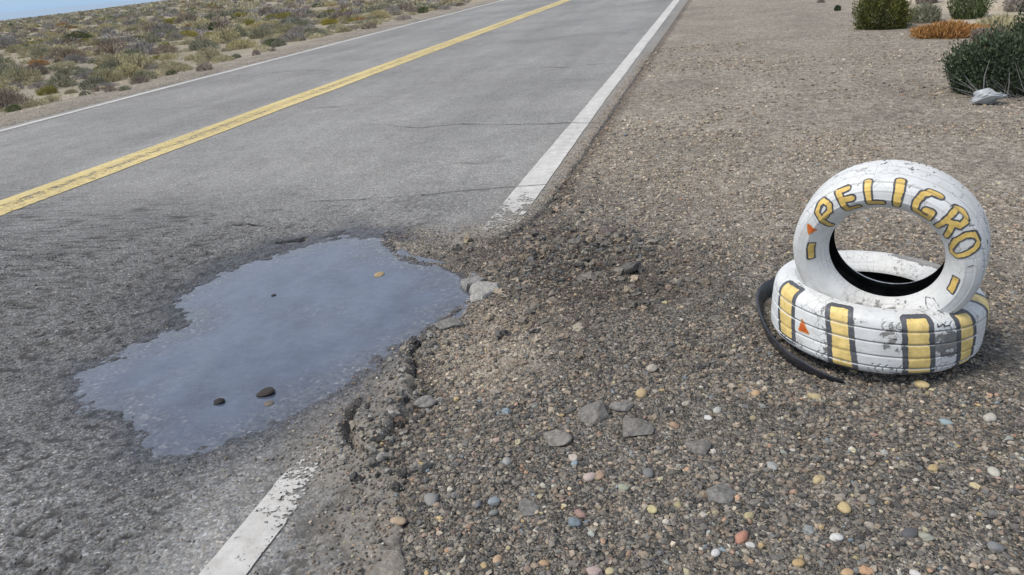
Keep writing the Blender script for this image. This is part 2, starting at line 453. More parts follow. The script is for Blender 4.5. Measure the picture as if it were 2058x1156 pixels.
# ------------------------------------------------------------------ road
rx = axis(-8.4, -2.45, -.45, -.2, .010, 1.07)
ry = axis(-30, 1.0, 3.7, 2500, .010, 1.022)
X, Y, sd, Z, Fr = terrain(rx, ry, road_z)
ps = poly_sd(X, Y, PUDDLE)
nz = fbm(X*6, Y*6, 61, 3)
damp = np.clip(.55*sstep(.32, .02, ps+.16*nz)+.7*sstep(.07, .0, ps+.04*nz)+.75*sstep(.20, .03, seg_dist(X, Y, [(-2.25,2.9),(-2.15,3.25),(-1.9,3.44),(-1.6,3.42)])+.05*nz), 0, 1)
dust = np.clip(sstep(-.40, -.02, sd+.12*nz)*.62*sstep(-1.9, -1.2, X)+.5*sstep(-.3, 0, sd), 0, 1)*sstep(12, 5, Y)+.55*sstep(-.22, -.02, sd)*sstep(5, 12, Y)+.6*sstep(-.13, -.01, sd+.05*nz)*sstep(3.3, 3.8, Y)
dust = np.clip(dust, 0, 1)*(1-.8*damp)
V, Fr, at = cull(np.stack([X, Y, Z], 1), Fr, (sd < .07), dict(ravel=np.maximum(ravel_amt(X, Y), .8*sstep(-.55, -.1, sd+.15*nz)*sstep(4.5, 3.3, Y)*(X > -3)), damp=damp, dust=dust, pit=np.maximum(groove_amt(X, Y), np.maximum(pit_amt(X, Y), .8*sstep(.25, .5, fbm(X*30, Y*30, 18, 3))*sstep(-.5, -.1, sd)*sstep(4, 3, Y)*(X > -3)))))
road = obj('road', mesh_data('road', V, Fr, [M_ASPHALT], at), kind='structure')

# water lying in the hole
px_ = np.arange(-2.40, -.84, .012); py_ = np.arange(1.45, 3.50, .012)
X, Y = np.meshgrid(px_, py_, indexing='ij'); X, Y = X.ravel(), Y.ravel()
ps = poly_sd(X, Y, PUDDLE)
V, Fw, at = cull(np.stack([X, Y, np.full(len(X), WATER_Z)], 1), grid_faces(len(px_), len(py_)), (ps < .06), dict(shallow=sstep(-.22, .03, ps+.08*fbm(X*7, Y*7, 71, 3))))
obj('puddle', mesh_data('puddle', V, Fw, [M_WATER], at), kind='structure', label='shallow blue-grey puddle of water lying in the pothole by the broken road edge')

# ------------------------------------------------------------------ painted lines (4 mm above the asphalt, worn through to it)
def line(name, x_left, x_right, y0, y1, mat, wear):
    ys = axis(y0-.001, y0, min(y1, 5.0) if y0 < 5 else y0+.02, y1, .02, 1.02)
    ys = np.clip(ys, y0, y1); ys = np.unique(ys)
    us = np.linspace(0, 1, 9)
    U, Yl = np.meshgrid(us, ys, indexing='ij'); U, Yl = U.ravel(), Yl.ravel()
    a, b = x_left(Yl), x_right(Yl)
    e = .006*fbm(Yl*4, U*0+a[0]*3, 81, 3)
    Xl = a+(b-a)*U+e
    Zl = road_z(Xl, Yl)+.004
    o = obj(name, mesh_data(name, np.stack([Xl, Yl, Zl], 1), grid_faces(9, len(ys)), [mat], dict(wear=wear(Xl, Yl, U))), road)
    return o
cst = lambda v: (lambda y: np.full_like(y, v))
wl = lambda y: np.interp(y, [0, 1.1, 1.42, 3.6, 4.3, 7.1, 21, 60, 2500], [-1.109, -1.109, -1.104, -1.118, -1.12, -1.103, -1.091, -1.09, -1.09])
wr = lambda y: np.interp(y, [0, 1.1, 1.34, 3.6, 4.3, 7.1, 21, 60, 2500], [-1.0, -1.0, -.998, -.95, -.955, -.967, -.925, -.925, -.925])
line('white_edge_line', wl, wr, -20, 1.72, M_WHITE_LINE,
     lambda x, y, u: .385+.22*sstep(1.22, 1.70, y+.10*(u-.5))+.06*sstep(.75, 1, u))
line('white_edge_line', wl, wr, 3.44, 2400, M_WHITE_LINE,
     lambda x, y, u:   .33+.215*sstep(4.5, 3.45, y+.15*(.5-u))+.04*fbm(y*.6, u, 83, 2))
line('white_edge_line', cst(-7.68), cst(-7.57), -20, 2400, M_WHITE_LINE, lambda x, y, u: .30+.05*fbm(y*.5, u, 84, 2))
line('yellow_centre_line', cst(-4.79), cst(-4.665), -20, 2400, M_YELLOW_LINE, lambda x, y, u: .375+.06*fbm(y*.7, u*2, 85, 2)+.05*u)
line('yellow_centre_line', cst(-4.575), cst(-4.43), -20, 2400, M_YELLOW_LINE, lambda x, y, u: .40+.07*fbm(y*.7, u*2, 86, 2)+.05*(1-u))
# smear of yellow left between the two lines
line('yellow_paint_smear', cst(-4.660), cst(-4.580), -20, 2400, M_YELLOW_LINE, lambda x, y, u: .455+.06*fbm(y*1.1, u*2, 87, 2))

# ------------------------------------------------------------------ cracks across the lane
CRACKS = [([(-0.873,5.943),(-1.188,6.06),(-1.55,6.031),(-2.049,6.143),(-2.439,6.114),(-2.985,6.317)], .014),
          ([(-0.947,4.235),(-1.12,4.236),(-1.353,4.199),(-1.578,4.129),(-1.802,4.061),(-2.036,4.012),(-2.354,3.997)], .011),
          ([(-3.488,3.426),(-3.467,3.521),(-3.368,3.555)], .012), ([(-2.642,3.526),(-2.526,3.567),(-2.34,3.489)], .014),
          ([(-3.313,5.034),(-3.104,5.071)], .012), ([(-2.596,3.811),(-2.412,3.833)], .010), ([(-3.35,8.572),(-3.026,8.792)], .016),
          ([(-1.215,4.92),(-1.526,4.794),(-1.756,4.857)], .008),
          ([(-4.1,7.3),(-3.6,7.42),(-3.1,7.3),(-2.7,7.5)], .012), ([(-2.2,9.6),(-1.8,9.4),(-1.2,9.55)], .016), ([(-3.9,5.2),(-3.75,5.6),(-3.8,6.1),(-3.62,6.7)], .009),
          ([(-2.3,5.2),(-2.1,5.6),(-2.15,5.9),(-2.05,6.12)], .008), ([(-1.85,4.07),(-1.95,4.5),(-1.82,4.84)], .007), ([(-7.2,10.5),(-6.3,10.8),(-5.4,10.6)], .014), ([(-6.9,15.5),(-5.6,15.9),(-4.9,15.7)], .02)]
for k, (pl, w) in enumerate(CRACKS):
    P = np.array(pl); L = np.concatenate([[0], np.cumsum(np.hypot(*np.diff(P, axis=0).T))])
    s = np.arange(0, L[-1], .02)
    x = np.interp(s, L, P[:, 0]); y = np.interp(s, L, P[:, 1])
    y = y+.05*fbm(s*2.5, s*0+k, 91, 3)+.012*fbm(s*22, s*0+k, 92, 2)
    ww = w*np.clip(.55+.75*fbm(s*5, s*0+k*3, 93, 3), .06, 1.2)*np.clip(np.minimum(s, L[-1]-s)/.15+(.5 if k < 2 else .1), 0, 1)
    Vc = np.concatenate([np.stack([x, y-ww/2, road_z(x, y-ww/2)+.0055], 1), np.stack([x, y+ww/2, road_z(x, y+ww/2)+.0055], 1)])
    n = len(s); i = np.arange(n-1)
    obj('crack', mesh_data('crack', Vc, np.stack([i, i+1, i+1+n, i+n], 1), [M_CRACK]), road)

# ------------------------------------------------------------------ sea beyond the plain
def make_sea():
    t = NT('hazy_sea', .35, .5)
    t.base(t.mix(t.noise(.0006, 3), (.16, .25, .36), (.19, .28, .39)))
    return t.m
ang = np.linspace(0, 2*np.pi, 97)[:-1]
rad = [300, 1500, 6000, 25000, 90000]
V = np.concatenate([np.stack([r*np.cos(ang), r*np.sin(ang), np.full(96, -40.0)], 1) for r in rad])
Fs = np.concatenate([np.stack([np.arange(96)+96*k, (np.arange(96)+1) % 96+96*k, (np.arange(96)+1) % 96+96*(k+1), np.arange(96)+96*(k+1)], 1) for k in range(4)])
obj('sea', mesh_data('sea', V, Fs, [make_sea()]), kind='structure')

# ------------------------------------------------------------------ loose gravel (nobody could count it) and stones set in the worn asphalt
def ico(sub):
    p = (1+5**.5)/2
    v = np.array([(-1,p,0),(1,p,0),(-1,-p,0),(1,-p,0),(0,-1,p),(0,1,p),(0,-1,-p),(0,1,-p),(p,0,-1),(p,0,1),(-p,0,-1),(-p,0,1)], float)
    f = np.array([(0,11,5),(0,5,1),(0,1,7),(0,7,10),(0,10,11),(1,5,9),(5,11,4),(11,10,2),(10,7,6),(7,1,8),(3,9,4),(3,4,2),(3,2,6),(3,6,8),(3,8,9),(4,9,5),(2,4,11),(6,2,10),(8,6,7),(9,8,1)])
    v /= np.linalg.norm(v, axis=1)[:, None]
    for _ in range(sub):
        cache = {}; v = list(v); nf = []
        def mid(a, b):
            k = (min(a, b), max(a, b))
            if k not in cache:
                m = v[a]+v[b]; v.append(m/np.linalg.norm(m)); cache[k] = len(v)-1
            return cache[k]
        for a, b, c in f:
            ab, bc, ca = mid(a, b), mid(b, c), mid(c, a)
            nf += [(a, ab, ca), (b, bc, ab), (c, ca, bc), (ab, bc, ca)]
        v = np.array(v); f = np.array(nf)
    return v, f
ICO0, ICO1, ICO2, ICO3 = ico(0), ico(1), ico(2), ico(3)
def scatter_stones(x, y, z, r, col, base, rng, flat=(.45, .8), tilt=.35, rough=.14, sink=.35):
    Vb, Fb = base; n = len(x); m = len(Vb)
    sx = r*rng.uniform(.8, 1.3, n); sy = r*rng.uniform(.65, 1.0, n); sz = r*rng.uniform(*flat, n)
    V = Vb[None]*(1+rng.normal(0, rough, (n, m, 1)))
    V = V*np.stack([sx, sy, sz], 1)[:, None]
    a = rng.uniform(0, 2*np.pi, n); tx = rng.normal(0, tilt, n)
    ca, sa, ct, st_ = np.cos(a), np.sin(a), np.cos(tx), np.sin(tx)
    vy = V[..., 1]*ct[:, None]-V[..., 2]*st_[:, None]; vz = V[..., 1]*st_[:, None]+V[..., 2]*ct[:, None]; vx = V[..., 0]
    P = np.stack([vx*ca[:, None]-vy*sa[:, None]+x[:, None], vx*sa[:, None]+vy*ca[:, None]+y[:, None], vz+(z+sz*(1-2*sink))[:, None]], 2)
    F = (Fb[None]+(np.arange(n)*m)[:, None, None]).reshape(-1, 3)
    return P.reshape(-1, 3), F, np.repeat(col, m, 0)
def make_tinted(name, rough=.75, bump=.4, sc=180, spec=.3, var=.18):
    t = NT(name, rough, spec)
    t.base(t.mix(1.0, t.attr('tint', True), t.ramp(t.noise(sc, 3, .6), [(.3, 1-var), (.5, 1), (.75, 1+var)]), 'MULTIPLY'))
    t.normal(t.bump(t.noise(sc*2, 2), bump, .002))
    return t.m
M_PEBBLE = make_tinted('pebble_stone')
PAL_GREY = np.array([(.062,.060,.057),(.088,.083,.076),(.115,.106,.094),(.14,.128,.110),(.112,.110,.106),(.172,.154,.130),(.21,.185,.15),(.145,.112,.088),(.18,.148,.112),(.052,.050,.048)])
PAL_TAN = np.array([(.22,.18,.135),(.27,.22,.165),(.18,.145,.11),(.30,.255,.195),(.24,.19,.14),(.14,.115,.09),(.35,.30,.235),(.19,.165,.14),(.12,.105,.09)])
PAL_GAY = np.array([(.29,.22,.12),(.28,.18,.12),(.27,.23,.14),(.30,.28,.25),(.33,.31,.27),(.25,.185,.155),(.32,.30,.25),(.14,.17,.19),(.30,.27,.18),(.24,.16,.12),(.22,.23,.21)])
def pick_cols(x, y, rng):
    n = len(x); tn = tan_amt(x, y); dk = dark_amt(x, y)
    c = PAL_GREY[rng.integers(0, len(PAL_GREY), n)]
    t_ = rng.random(n) < .08+.80*tn
    c = np.where(t_[:, None], PAL_TAN[rng.integers(0, len(PAL_TAN), n)], c)
    # brightly coloured beach pebbles lie mostly close to the viewer
    pg = .025+.06*sstep(2.3, 1.6, y+.3*fbm(x*1.5, y*1.5, 55, 2))+.07*sstep(.3, 1.0, x)*sstep(3, 2, y)
    g_ = rng.random(n) < pg
    c = np.where(g_[:, None], PAL_GAY[rng.integers(0, len(PAL_GAY), n)], c)
    c = c*np.where(y < 3.4, 1.34, 1.34)[:, None]*rng.uniform(.70, 1.25, (n, 1))
    return c*(1-.34*dk*rng.random(n))[:, None]
def in_view(x, y, m=140):
    u, v, z = proj(np.stack([x, y, 0*x], 1))
    return (z > .2) & (u > -m*2) & (u < PW+m*2) & (v > -m) & (v < PH+m*1.6)
def gravel_band(n, x0, x1, y0, y1, r0, r1, base, rng, keep, rough=.20):
    x = rng.uniform(x0, x1, n); y = rng.uniform(y0, y1, n)
    sd = road_edge_sd(x, y)
    k = in_view(x, y) & (sd > rng.normal(.01, .02, n)) & keep(x, y, rng)
    x, y, sd = x[k], y[k], sd[k]
    r = r0+(r1-r0)*rng.random(len(x))**2.6
    z = np.maximum(ground_z(x, y, sd), road_z(x, y, sd)) if len(x) else x
    return scatter_stones(x, y, z, r, pick_cols(x, y, rng), base, rng, rough=rough)
def patchy(s, lo, hi, seed):
    return lambda x, y, rng: rng.random(len(x)) < sstep(lo, hi, fbm(x*s, y*s, seed, 3)*.5+.5)
parts = [gravel_band(32000, -.95, 2.0, .95, 2.1, .0026, .0098, ICO0, RNG, patchy(2.6, .18, .50, 101)),
         gravel_band(46000, -1.0, 2.6, 2.0, 3.4, .0032, .0090, ICO0, RNG, patchy(2.2, .2, .62, 102)),
         gravel_band(26000, -1.0, 3.0, 3.3, 5.6, .004, .0115, ICO0, RNG, patchy(1.4, .25, .7, 103)),
         gravel_band(20000, -.9, 4.2, 5.4, 11.0, .007, .017, ICO0, RNG, patchy(.9, .3, .8, 105)),
         gravel_band(9000, -1.5, 1.1, 2.2, 4.4, .006, .022, ICO1, RNG, lambda x, y, rng: (rng.random(len(x)) < dark_amt(x, y)*sstep(.3, .6, fbm(x*4, y*4, 106, 3)*.5+.5)), .30),
         gravel_band(1300, -.95, 2.0, .95, 2.4, .0085, .013, ICO1, RNG, patchy(1.5, .3, .8, 104))]
off = 0; Vs, Fs_, Cs = [], [], []
for P, F, C in parts:
    Vs.append(P); Fs_.append(F+off); Cs.append(C); off += len(P)
obj('gravel', mesh_data('gravel', np.concatenate(Vs), np.concatenate(Fs_), [M_PEBBLE], colors=np.concatenate(Cs), smooth=False), kind='stuff')

# aggregate showing in the ravelled asphalt
n = 26000
x = RNG.uniform(-4.2, -.85, n); y = RNG.uniform(.95, 3.6, n)
k = in_view(x, y) & (RNG.random(n) < (.05+.85*ravel_amt(x, y))*sstep(-.02, .03, poly_sd(x, y, PUDDLE))*sstep(.25, .6, fbm(x*3, y*3, 111, 3)*.5+.5)) & (road_edge_sd(x, y) < -.03)
x, y = x[k], y[k]
pal = np.array([(.075,.075,.076),(.10,.10,.098),(.13,.128,.122),(.16,.155,.145),(.22,.21,.20),(.18,.16,.125),(.33,.32,.305),(.06,.06,.062)])
c = pal[RNG.choice(len(pal), len(x), p=[.17,.22,.24,.19,.06,.05,.012,.058])]*RNG.uniform(.85, 1.15, (len(x), 1))
P, F, C = scatter_stones(x, y, road_z(x, y), RNG.uniform(.0025, .0065, len(x)), c, ICO0, RNG, sink=.68, tilt=.25)
obj('aggregate', mesh_data('aggregate', P, F, [M_PEBBLE], colors=C), road, kind='stuff')
# grit washed over the broken asphalt beside the hole
n = 26000
x = RNG.uniform(-1.65, -.72, n); y = RNG.uniform(1.1, 3.55, n); sd = road_edge_sd(x, y)
k = (poly_sd(x, y, PUDDLE) > .0) & (sd < .02) & (RNG.random(n) < (.55+.4*(y < 1.75))*sstep(-.30, 0, sd)+.02)
x, y, sd = x[k], y[k], sd[k]
P, F, C = scatter_stones(x, y, road_z(x, y, sd), RNG.uniform(.0018, .006, len(x)), pick_cols(x, y, RNG)*(.85+.3*RNG.random((len(x), 1))), ICO0, RNG)
obj('grit', mesh_data('grit', P, F, [M_PEBBLE], colors=C), road, kind='stuff')

# gravel creeping over the strip outside the white line
n = 16000
y = 3.45+7*RNG.random(n)**1.6; x = RNG.uniform(-1.0, -.72, n); sd = road_edge_sd(x, y)
k = (sd < .02) & (RNG.random(n) < sstep(-.13, .0, sd+.05*fbm(x*9, y*3, 113, 3)))
x, y, sd = x[k], y[k], sd[k]
P, F, C = scatter_stones(x, y, road_z(x, y, sd), RNG.uniform(.002, .0065, len(x)), pick_cols(x, y, RNG), ICO0, RNG)
obj('grit', mesh_data('grit', P, F, [M_PEBBLE], colors=C, smooth=False), road, kind='stuff')

# ------------------------------------------------------------------ single stones one can pick out
def unproj(u, v, z=0.0):
    d = F_AX*FPX+I_AX*(u-PW/2)-J_AX*(v-PH/2)
    return CAM+d*((z-CAM_H)/d[2])
def stone(name, label, cat, xy, r, col, flat=.6, ang=0, lump=.12, seed=0, base=ICO2, elong=1.25, z=None, group=None, sink=.3, sharp=False):
    rng = np.random.default_rng(1000+seed)
    Vb, Fb = base
    w = sum(rng.normal(0, lump, 1)*np.sin((Vb@rng.normal(0, 2.2, 3))+rng.uniform(0, 6)) for _ in range(4))
    V = Vb*(1+w[:, None])
    if sharp:
        for _ in range(9):
            nrm = rng.normal(0, 1, 3); nrm /= np.linalg.norm(nrm); dd = V@nrm; lim = rng.uniform(.62, .85)
            V = V-np.maximum(dd-lim, 0)[:, None]*nrm
    V = V*np.array([r*elong, r/elong**.5, r*flat])
    ca, sa = np.cos(ang), np.sin(ang)
    V = np.stack([V[:, 0]*ca-V[:, 1]*sa, V[:, 0]*sa+V[:, 1]*ca, V[:, 2]], 1)
    x, y = xy
    if z is None:
        s_ = road_edge_sd(np.array([x]), np.array([y]))
        z = float(max(ground_z(np.array([x]), np.array([y]), s_)[0], road_z(np.array([x]), np.array([y]), s_)[0]))
    zz = z-V[:, 2].min()-sink*(V[:, 2].max()-V[:, 2].min())
    return obj(name, mesh_data(name, V, Fb, [M_PEBBLE if not sharp else M_CHUNK], colors=np.tile(col, (len(V), 1)), smooth=not sharp), label=label, cat=cat, group=group, loc=(x, y, zz))
M_CHUNK = make_tinted('broken_asphalt', .9, .9, 90, .2, .45)
# (pixel where the stone lies, radius in photo pixels, colour, label)
STONES = [
 ((866,1003),14,(.26,.25,.235),'smooth round grey pebble right of the near end of the white line'),
 ((1018,925),10,(.34,.34,.32),'pale grey round pebble in front of the sunken asphalt lumps'),
 ((993,1007),11,(.24,.29,.32),'blue-grey round pebble, right of the big grey one near the white line'),
 ((960,1013),8,(.17,.17,.18),'small slate-grey pebble just left of the blue-grey round one'),
 ((992,1030),9,(.22,.23,.21),'greenish grey pebble just below the blue-grey round one'),
 ((800,1050),12,(.46,.32,.18),'long tan pebble lying aslant near the asphalt edge'),
 ((1310,738),10,(.42,.36,.28),'cream pebble in dark gravel midway between puddle and tyres'),
 ((1290,787),12,(.52,.36,.14),'yellow-orange pebble left of the front of the tyres'),
 ((1355,850),8,(.40,.24,.13),'rusty brown pebble above the flat dark asphalt lump'),
 ((1185,955),11,(.48,.36,.31),'pink and white pebble in the middle of the gravel'),
 ((1152,918),9,(.50,.42,.34),'cream pebble above the pink and white one'),
 ((1155,928),7,(.26,.36,.42),'tiny pale blue pebble touching the cream one'),
 ((1165,1028),10,(.36,.20,.16),'reddish pebble halfway down the near gravel'),
 ((1310,1020),10,(.54,.46,.18),'lemon yellow pebble in near gravel, left of the orange one'),
 ((1362,1010),8,(.40,.34,.14),'mustard pebble right of the lemon yellow one'),
 ((1253,977),9,(.34,.36,.24),'pale greenish pebble above the lemon yellow one'),
 ((1490,1075),14,(.50,.20,.11),'largest orange pebble in the near gravel'),
 ((1506,1032),10,(.44,.36,.15),'olive yellow pebble above the largest orange one'),
 ((1508,1091),8,(.55,.53,.50),'white flat pebble just below the largest orange one'),
 ((1697,1017),13,(.56,.40,.14),'egg yellow pebble in the near gravel below the tyres'),
 ((1646,960),11,(.52,.38,.16),'yellow oval pebble between tyres and egg yellow pebble'),
 ((1876,942),10,(.48,.34,.12),'ochre pebble at the right of the near gravel'),
 ((1852,772),11,(.60,.44,.15),'square yellow paint flake lying below the striped tyre'),
 ((1518,787),11,(.56,.34,.13),'amber pebble left below the black rubber strip'),
 ((1640,797),9,(.48,.38,.16),'dull yellow pebble right below the end of the rubber strip'),
 ((1423,834),8,(.60,.58,.54),'white pebble above left of the flat dark lump'),
 ((1442,817),9,(.42,.42,.38),'pale green-grey pebble beside the small white one'),
 ((1552,932),10,(.34,.35,.34),'light grey pebble below the amber one'),
 ((1625,1060),11,(.27,.28,.28),'long grey pebble right of the largest orange one'),
 ((1828,1070),15,(.11,.11,.12),'dark charcoal pebble at the near right'),
 ((1862,1077),11,(.34,.34,.26),'pale olive pebble touching the dark charcoal one'),
 ((1682,1077),11,(.60,.59,.57),'bright white stone below the egg yellow pebble'),
 ((1840,1145),9,(.62,.60,.56),'white pebble at the bottom edge, near right'),
 ((1990,840),12,(.48,.44,.36),'cream stone at far right of the tyres'),
 ((1901,848),10,(.26,.36,.40),'blue-green pebble right below the striped tyre'),
 ((1998,952),11,(.50,.47,.38),'cream angular pebble at the right edge of the gravel'),
 ((2000,1095),14,(.20,.21,.22),'slaty grey stone at the bottom right corner'),
 ((1000,1126),10,(.54,.34,.17),'peach pebble near the bottom, right of the asphalt'),
 ((1093,1132),9,(.48,.28,.12),'orange-brown pebble right of the peach one'),
 ((1195,1148),13,(.42,.30,.27),'dusky pink pebble at the bottom edge'),
 ((1225,1145),9,(.56,.46,.22),'pale yellow pebble right of the dusky pink one'),
 ((1704,1146),11,(.56,.34,.14),'bright orange pebble at the bottom below the tyres'),
 ((1742,1142),10,(.52,.28,.12),'deep orange pebble right of the bright orange one'),
 ((1605,1128),10,(.50,.32,.10),'golden pebble left of the bright orange one'),
 ((1438,1108),9,(.60,.58,.56),'white pebble left below the largest orange one'),
 ((1154,1046),12,(.16,.22,.26),'blue slate pebble below the reddish one'),
 ((1205,950),11,(.42,.26,.15),'orange stained pebble beside the pink and white one'),
 ((1302,947),12,(.19,.19,.185),'plain grey oval pebble under the flat dark asphalt lump'),
]
FLAT = {32: .4}
for i, ((u, v), rp, col, lab) in enumerate(STONES):
    p = unproj(u, v, -.005); dep = np.dot(p-CAM, F_AX)
    stone('pebble', lab, 'pebble', (p[0], p[1]), rp*1.02/FPX*dep, tuple(.85*(.68*q+.32*(sum(col)/3)) for q in col), flat=RNG.uniform(.55, .8), ang=RNG.uniform(0, 3.1), seed=i, group='single pebbles picked out of the gravel', lump=.07)
CHUNKS = [
 ((1405,897),24,.55,(.165,.155,.145),'flat dark asphalt lump lying in front of the tyres'),
 ((1278,862),34,.42,(.17,.16,.148),'broad flat asphalt lump bedded in the gravel, rightmost of a row'),
 ((1196,832),36,.42,(.175,.165,.152),'round asphalt lump bedded in the gravel, middle of a row'),
 ((1118,882),30,.40,(.205,.19,.175),'low brownish asphalt lump, nearest of a bedded row'),
 ((1252,818),22,.45,(.19,.18,.17),'small asphalt lump behind the bedded row'),
 ((1447,990),34,.40,(.17,.165,.155),'wide dark asphalt lump half sunk in the near gravel'),
 ((852,798),22,.7,(.20,.19,.18),'grey asphalt crumb beside the lifted tongue of the road'),
 ((800,835),16,.7,(.13,.10,.08),'brown clod in the gap beside the lifted tongue'),
 ((1060,1020),26,.30,(.16,.155,.145),'low worn asphalt lump left in near gravel'),
 ((1220,470),20,.6,(.12,.10,.095),'dark clod in the heap by the worn white line'),
 ((1265,545),22,.6,(.10,.095,.09),'dark clod in the heap between puddle and tyres'),
 ((1185,560),18,.6,(.17,.16,.145),'grey clod at the edge of the heap near puddle corner'),
 ((905,655),24,.5,(.17,.165,.155),'grey broken piece at the puddle outlet'),
]
for i, ((u, v), rp, fl, col, lab) in enumerate(CHUNKS):
    p = unproj(u, v, -.01); dep = np.dot(p-CAM, F_AX)
    stone('asphalt_lump', lab, 'asphalt lump', (p[0], p[1]), rp/FPX*dep, col, flat=fl, ang=RNG.uniform(0, 3.1), seed=50+i, lump=.10, base=ICO3, sharp=True, group='lumps broken off the road edge', sink=.35, elong=1.15)
for i, ((u, v), rp, col, lab) in enumerate([
 ((762,553),13,(.34,.25,.14),'tan stone poking out of the puddle near its far side'),
 ((537,789),20,(.035,.028,.024),'dark brown stone poking out of the puddle, largest near its near side'),
 ((440,808),17,(.025,.023,.022),'blackish stone poking out of the puddle at the left near side'),
 ((540,811),12,(.14,.12,.10),'small grey-brown stone in front of the largest puddle stone'),
 ((549,594),6,(.02,.02,.02),'tiny black stone in the middle of the puddle')]):
    p = unproj(u, v, WATER_Z); dep = np.dot(p-CAM, F_AX)
    stone('puddle_stone', lab, 'stone', (p[0], p[1]), .78*rp/FPX*dep, col, flat=.42, ang=RNG.uniform(0, .5), seed=80+i, z=WATER_Z, group='stones standing out of the puddle', sink=.46, lump=.13, elong=1.05)

# crumbs of asphalt strewn along the broken edge
n = 520
e_ = np.array([(-.93,2.62),(-.95,2.50),(-1.0,2.34),(-1.0,2.2),(-.95,2.05),(-.91,1.93),(-.93,1.78),(-.94,1.66),(-.85,1.6),(-.76,1.5)])
t_ = RNG.uniform(0, len(e_)-1, n); i_ = t_.astype(int); f_ = (t_-i_)[:, None]
p_ = e_[i_]*(1-f_)+e_[np.minimum(i_+1, len(e_)-1)]*f_+RNG.normal(0, .055, (n, 2))
x, y = p_[:, 0], p_[:, 1]; sd = road_edge_sd(x, y); k = poly_sd(x, y, PUDDLE) > .02; x, y, sd = x[k], y[k], sd[k]
pal = np.array([(.06,.057,.054),(.12,.115,.105),(.19,.18,.165),(.25,.24,.22),(.22,.195,.16)])
P, F, C = scatter_stones(x, y, np.maximum(ground_z(x, y, sd), road_z(x, y, sd)), .003+.014*RNG.random(len(x))**3.5, pal[RNG.integers(0, 5, len(x))]*RNG.uniform(.8, 1.2, (len(x), 1)), ICO1, RNG, rough=.24, flat=(.4, .9))
obj('asphalt_rubble', mesh_data('asphalt_rubble', P, F, [M_CHUNK], colors=C, smooth=False), kind='stuff')

# slab of asphalt at the corner of the puddle: two cracked plates
def slab(name, poly, z, th, label, col):
    P = np.array(poly, float); c = P.mean(0)
    L = np.linspace(0, len(P), 49)[:-1]; i = L.astype(int) % len(P); f = (L-L.astype(int))[:, None]
    ring = P[i]*(1-f)+P[(i+1) % len(P)]*f
    ring = ring+.016*np.stack([fbm(L*1.7, L*0+z*99, 121, 2), fbm(L*1.7, L*0+5, 122, 2)], 1)
    rows = [(1.06, -th), (1.03, -.016), (.98, -.007), (.92, -.002), (.7, .001), (.35, .002), (.02, .001)]
    V = []
    for k, h in rows:
        q = c+(ring-c)*k
        V.append(np.stack([q[:, 0]-c[0], q[:, 1]-c[1], h+.006*fbm(q[:, 0]*22, q[:, 1]*22, 123, 3)-.05*(q[:, 0]-c[0])], 1))
    n = len(ring); F = []
    for r in range(len(rows)-1):
        a = np.arange(n); F.append(np.stack([a+r*n, (a+1) % n+r*n, (a+1) % n+(r+1)*n, a+(r+1)*n], 1))
    V = np.concatenate(V)
    return obj(name, mesh_data(name, V, np.concatenate(F), [M_CHUNK], colors=np.tile(col, (len(V), 1)), smooth=False), label=label, cat='asphalt slab', group='plates of asphalt at the puddle corner', loc=(c[0], c[1], z))
slab('asphalt_slab', [(-.972,2.752),(-.945,2.80),(-.862,2.808),(-.845,2.75),(-.885,2.651),(-.936,2.659)], .004, .05, 'pale grey plate of asphalt broken loose at the right corner of the puddle', (.30,.29,.27))
slab('asphalt_slab', [(-1.035,2.84),(-.985,2.885),(-.935,2.86),(-.96,2.81),(-.985,2.765)], .000, .04, 'smaller grey asphalt plate behind the pale one at the puddle corner', (.23,.225,.215))

# ------------------------------------------------------------------ tyres
def tyre_profile(R, rb, w, wb, grooves, depth=.005):
    k = R-rb
    half = np.array([(rb-.006, wb/2-.010), (rb-.002, wb/2), (rb+.10*k, wb/2+.35*(w*.5-wb/2)), (rb+.25*k, wb/2+.72*(w*.5-wb/2)), (rb+.45*k, w*.498),
                     (rb+.62*k, w*.492), (rb+.78*k, w*.462), (rb+.88*k, w*.425), (rb+.945*k, w*.37), (rb+.978*k, w*.29), (rb+.994*k, w*.15), (R, 0)])
    P = np.vstack([half, half[-2::-1]*[1, -1]])
    tt = np.linspace(0, len(P)-1, 700)
    def cr(y):
        i = np.clip(tt.astype(int), 0, len(P)-2); f = tt-i
        y0 = y[np.clip(i-1, 0, None)]; y1 = y[i]; y2 = y[i+1]; y3 = y[np.clip(i+2, None, len(P)-1)]
        return .5*(2*y1+(y2-y0)*f+(2*y0-5*y1+4*y2-y3)*f*f+(3*y1-y0-3*y2+y3)*f**3)
    r, a = cr(P[:, 0]), cr(P[:, 1])
    s = np.concatenate([[0], np.cumsum(np.hypot(np.diff(r), np.diff(a)))])
    s2 = np.arange(0, s[-1], .002)
    r = np.interp(s2, s, r); a = np.interp(s2, s, a)
    g_ = np.zeros(len(s2)); Lq = s2[-1]
    for q, hq in ((.022, .0016), (.036, .0011), (.078, .0012), (.104, .0012)):   # moulded rings on the sidewalls
        a = a+hq*(np.exp(-((s2-q)/.0022)**4)-np.exp(-((Lq-s2-q)/.0022)**4))
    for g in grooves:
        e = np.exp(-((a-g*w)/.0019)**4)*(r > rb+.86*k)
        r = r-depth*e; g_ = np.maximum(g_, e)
    return r, a, s2, g_
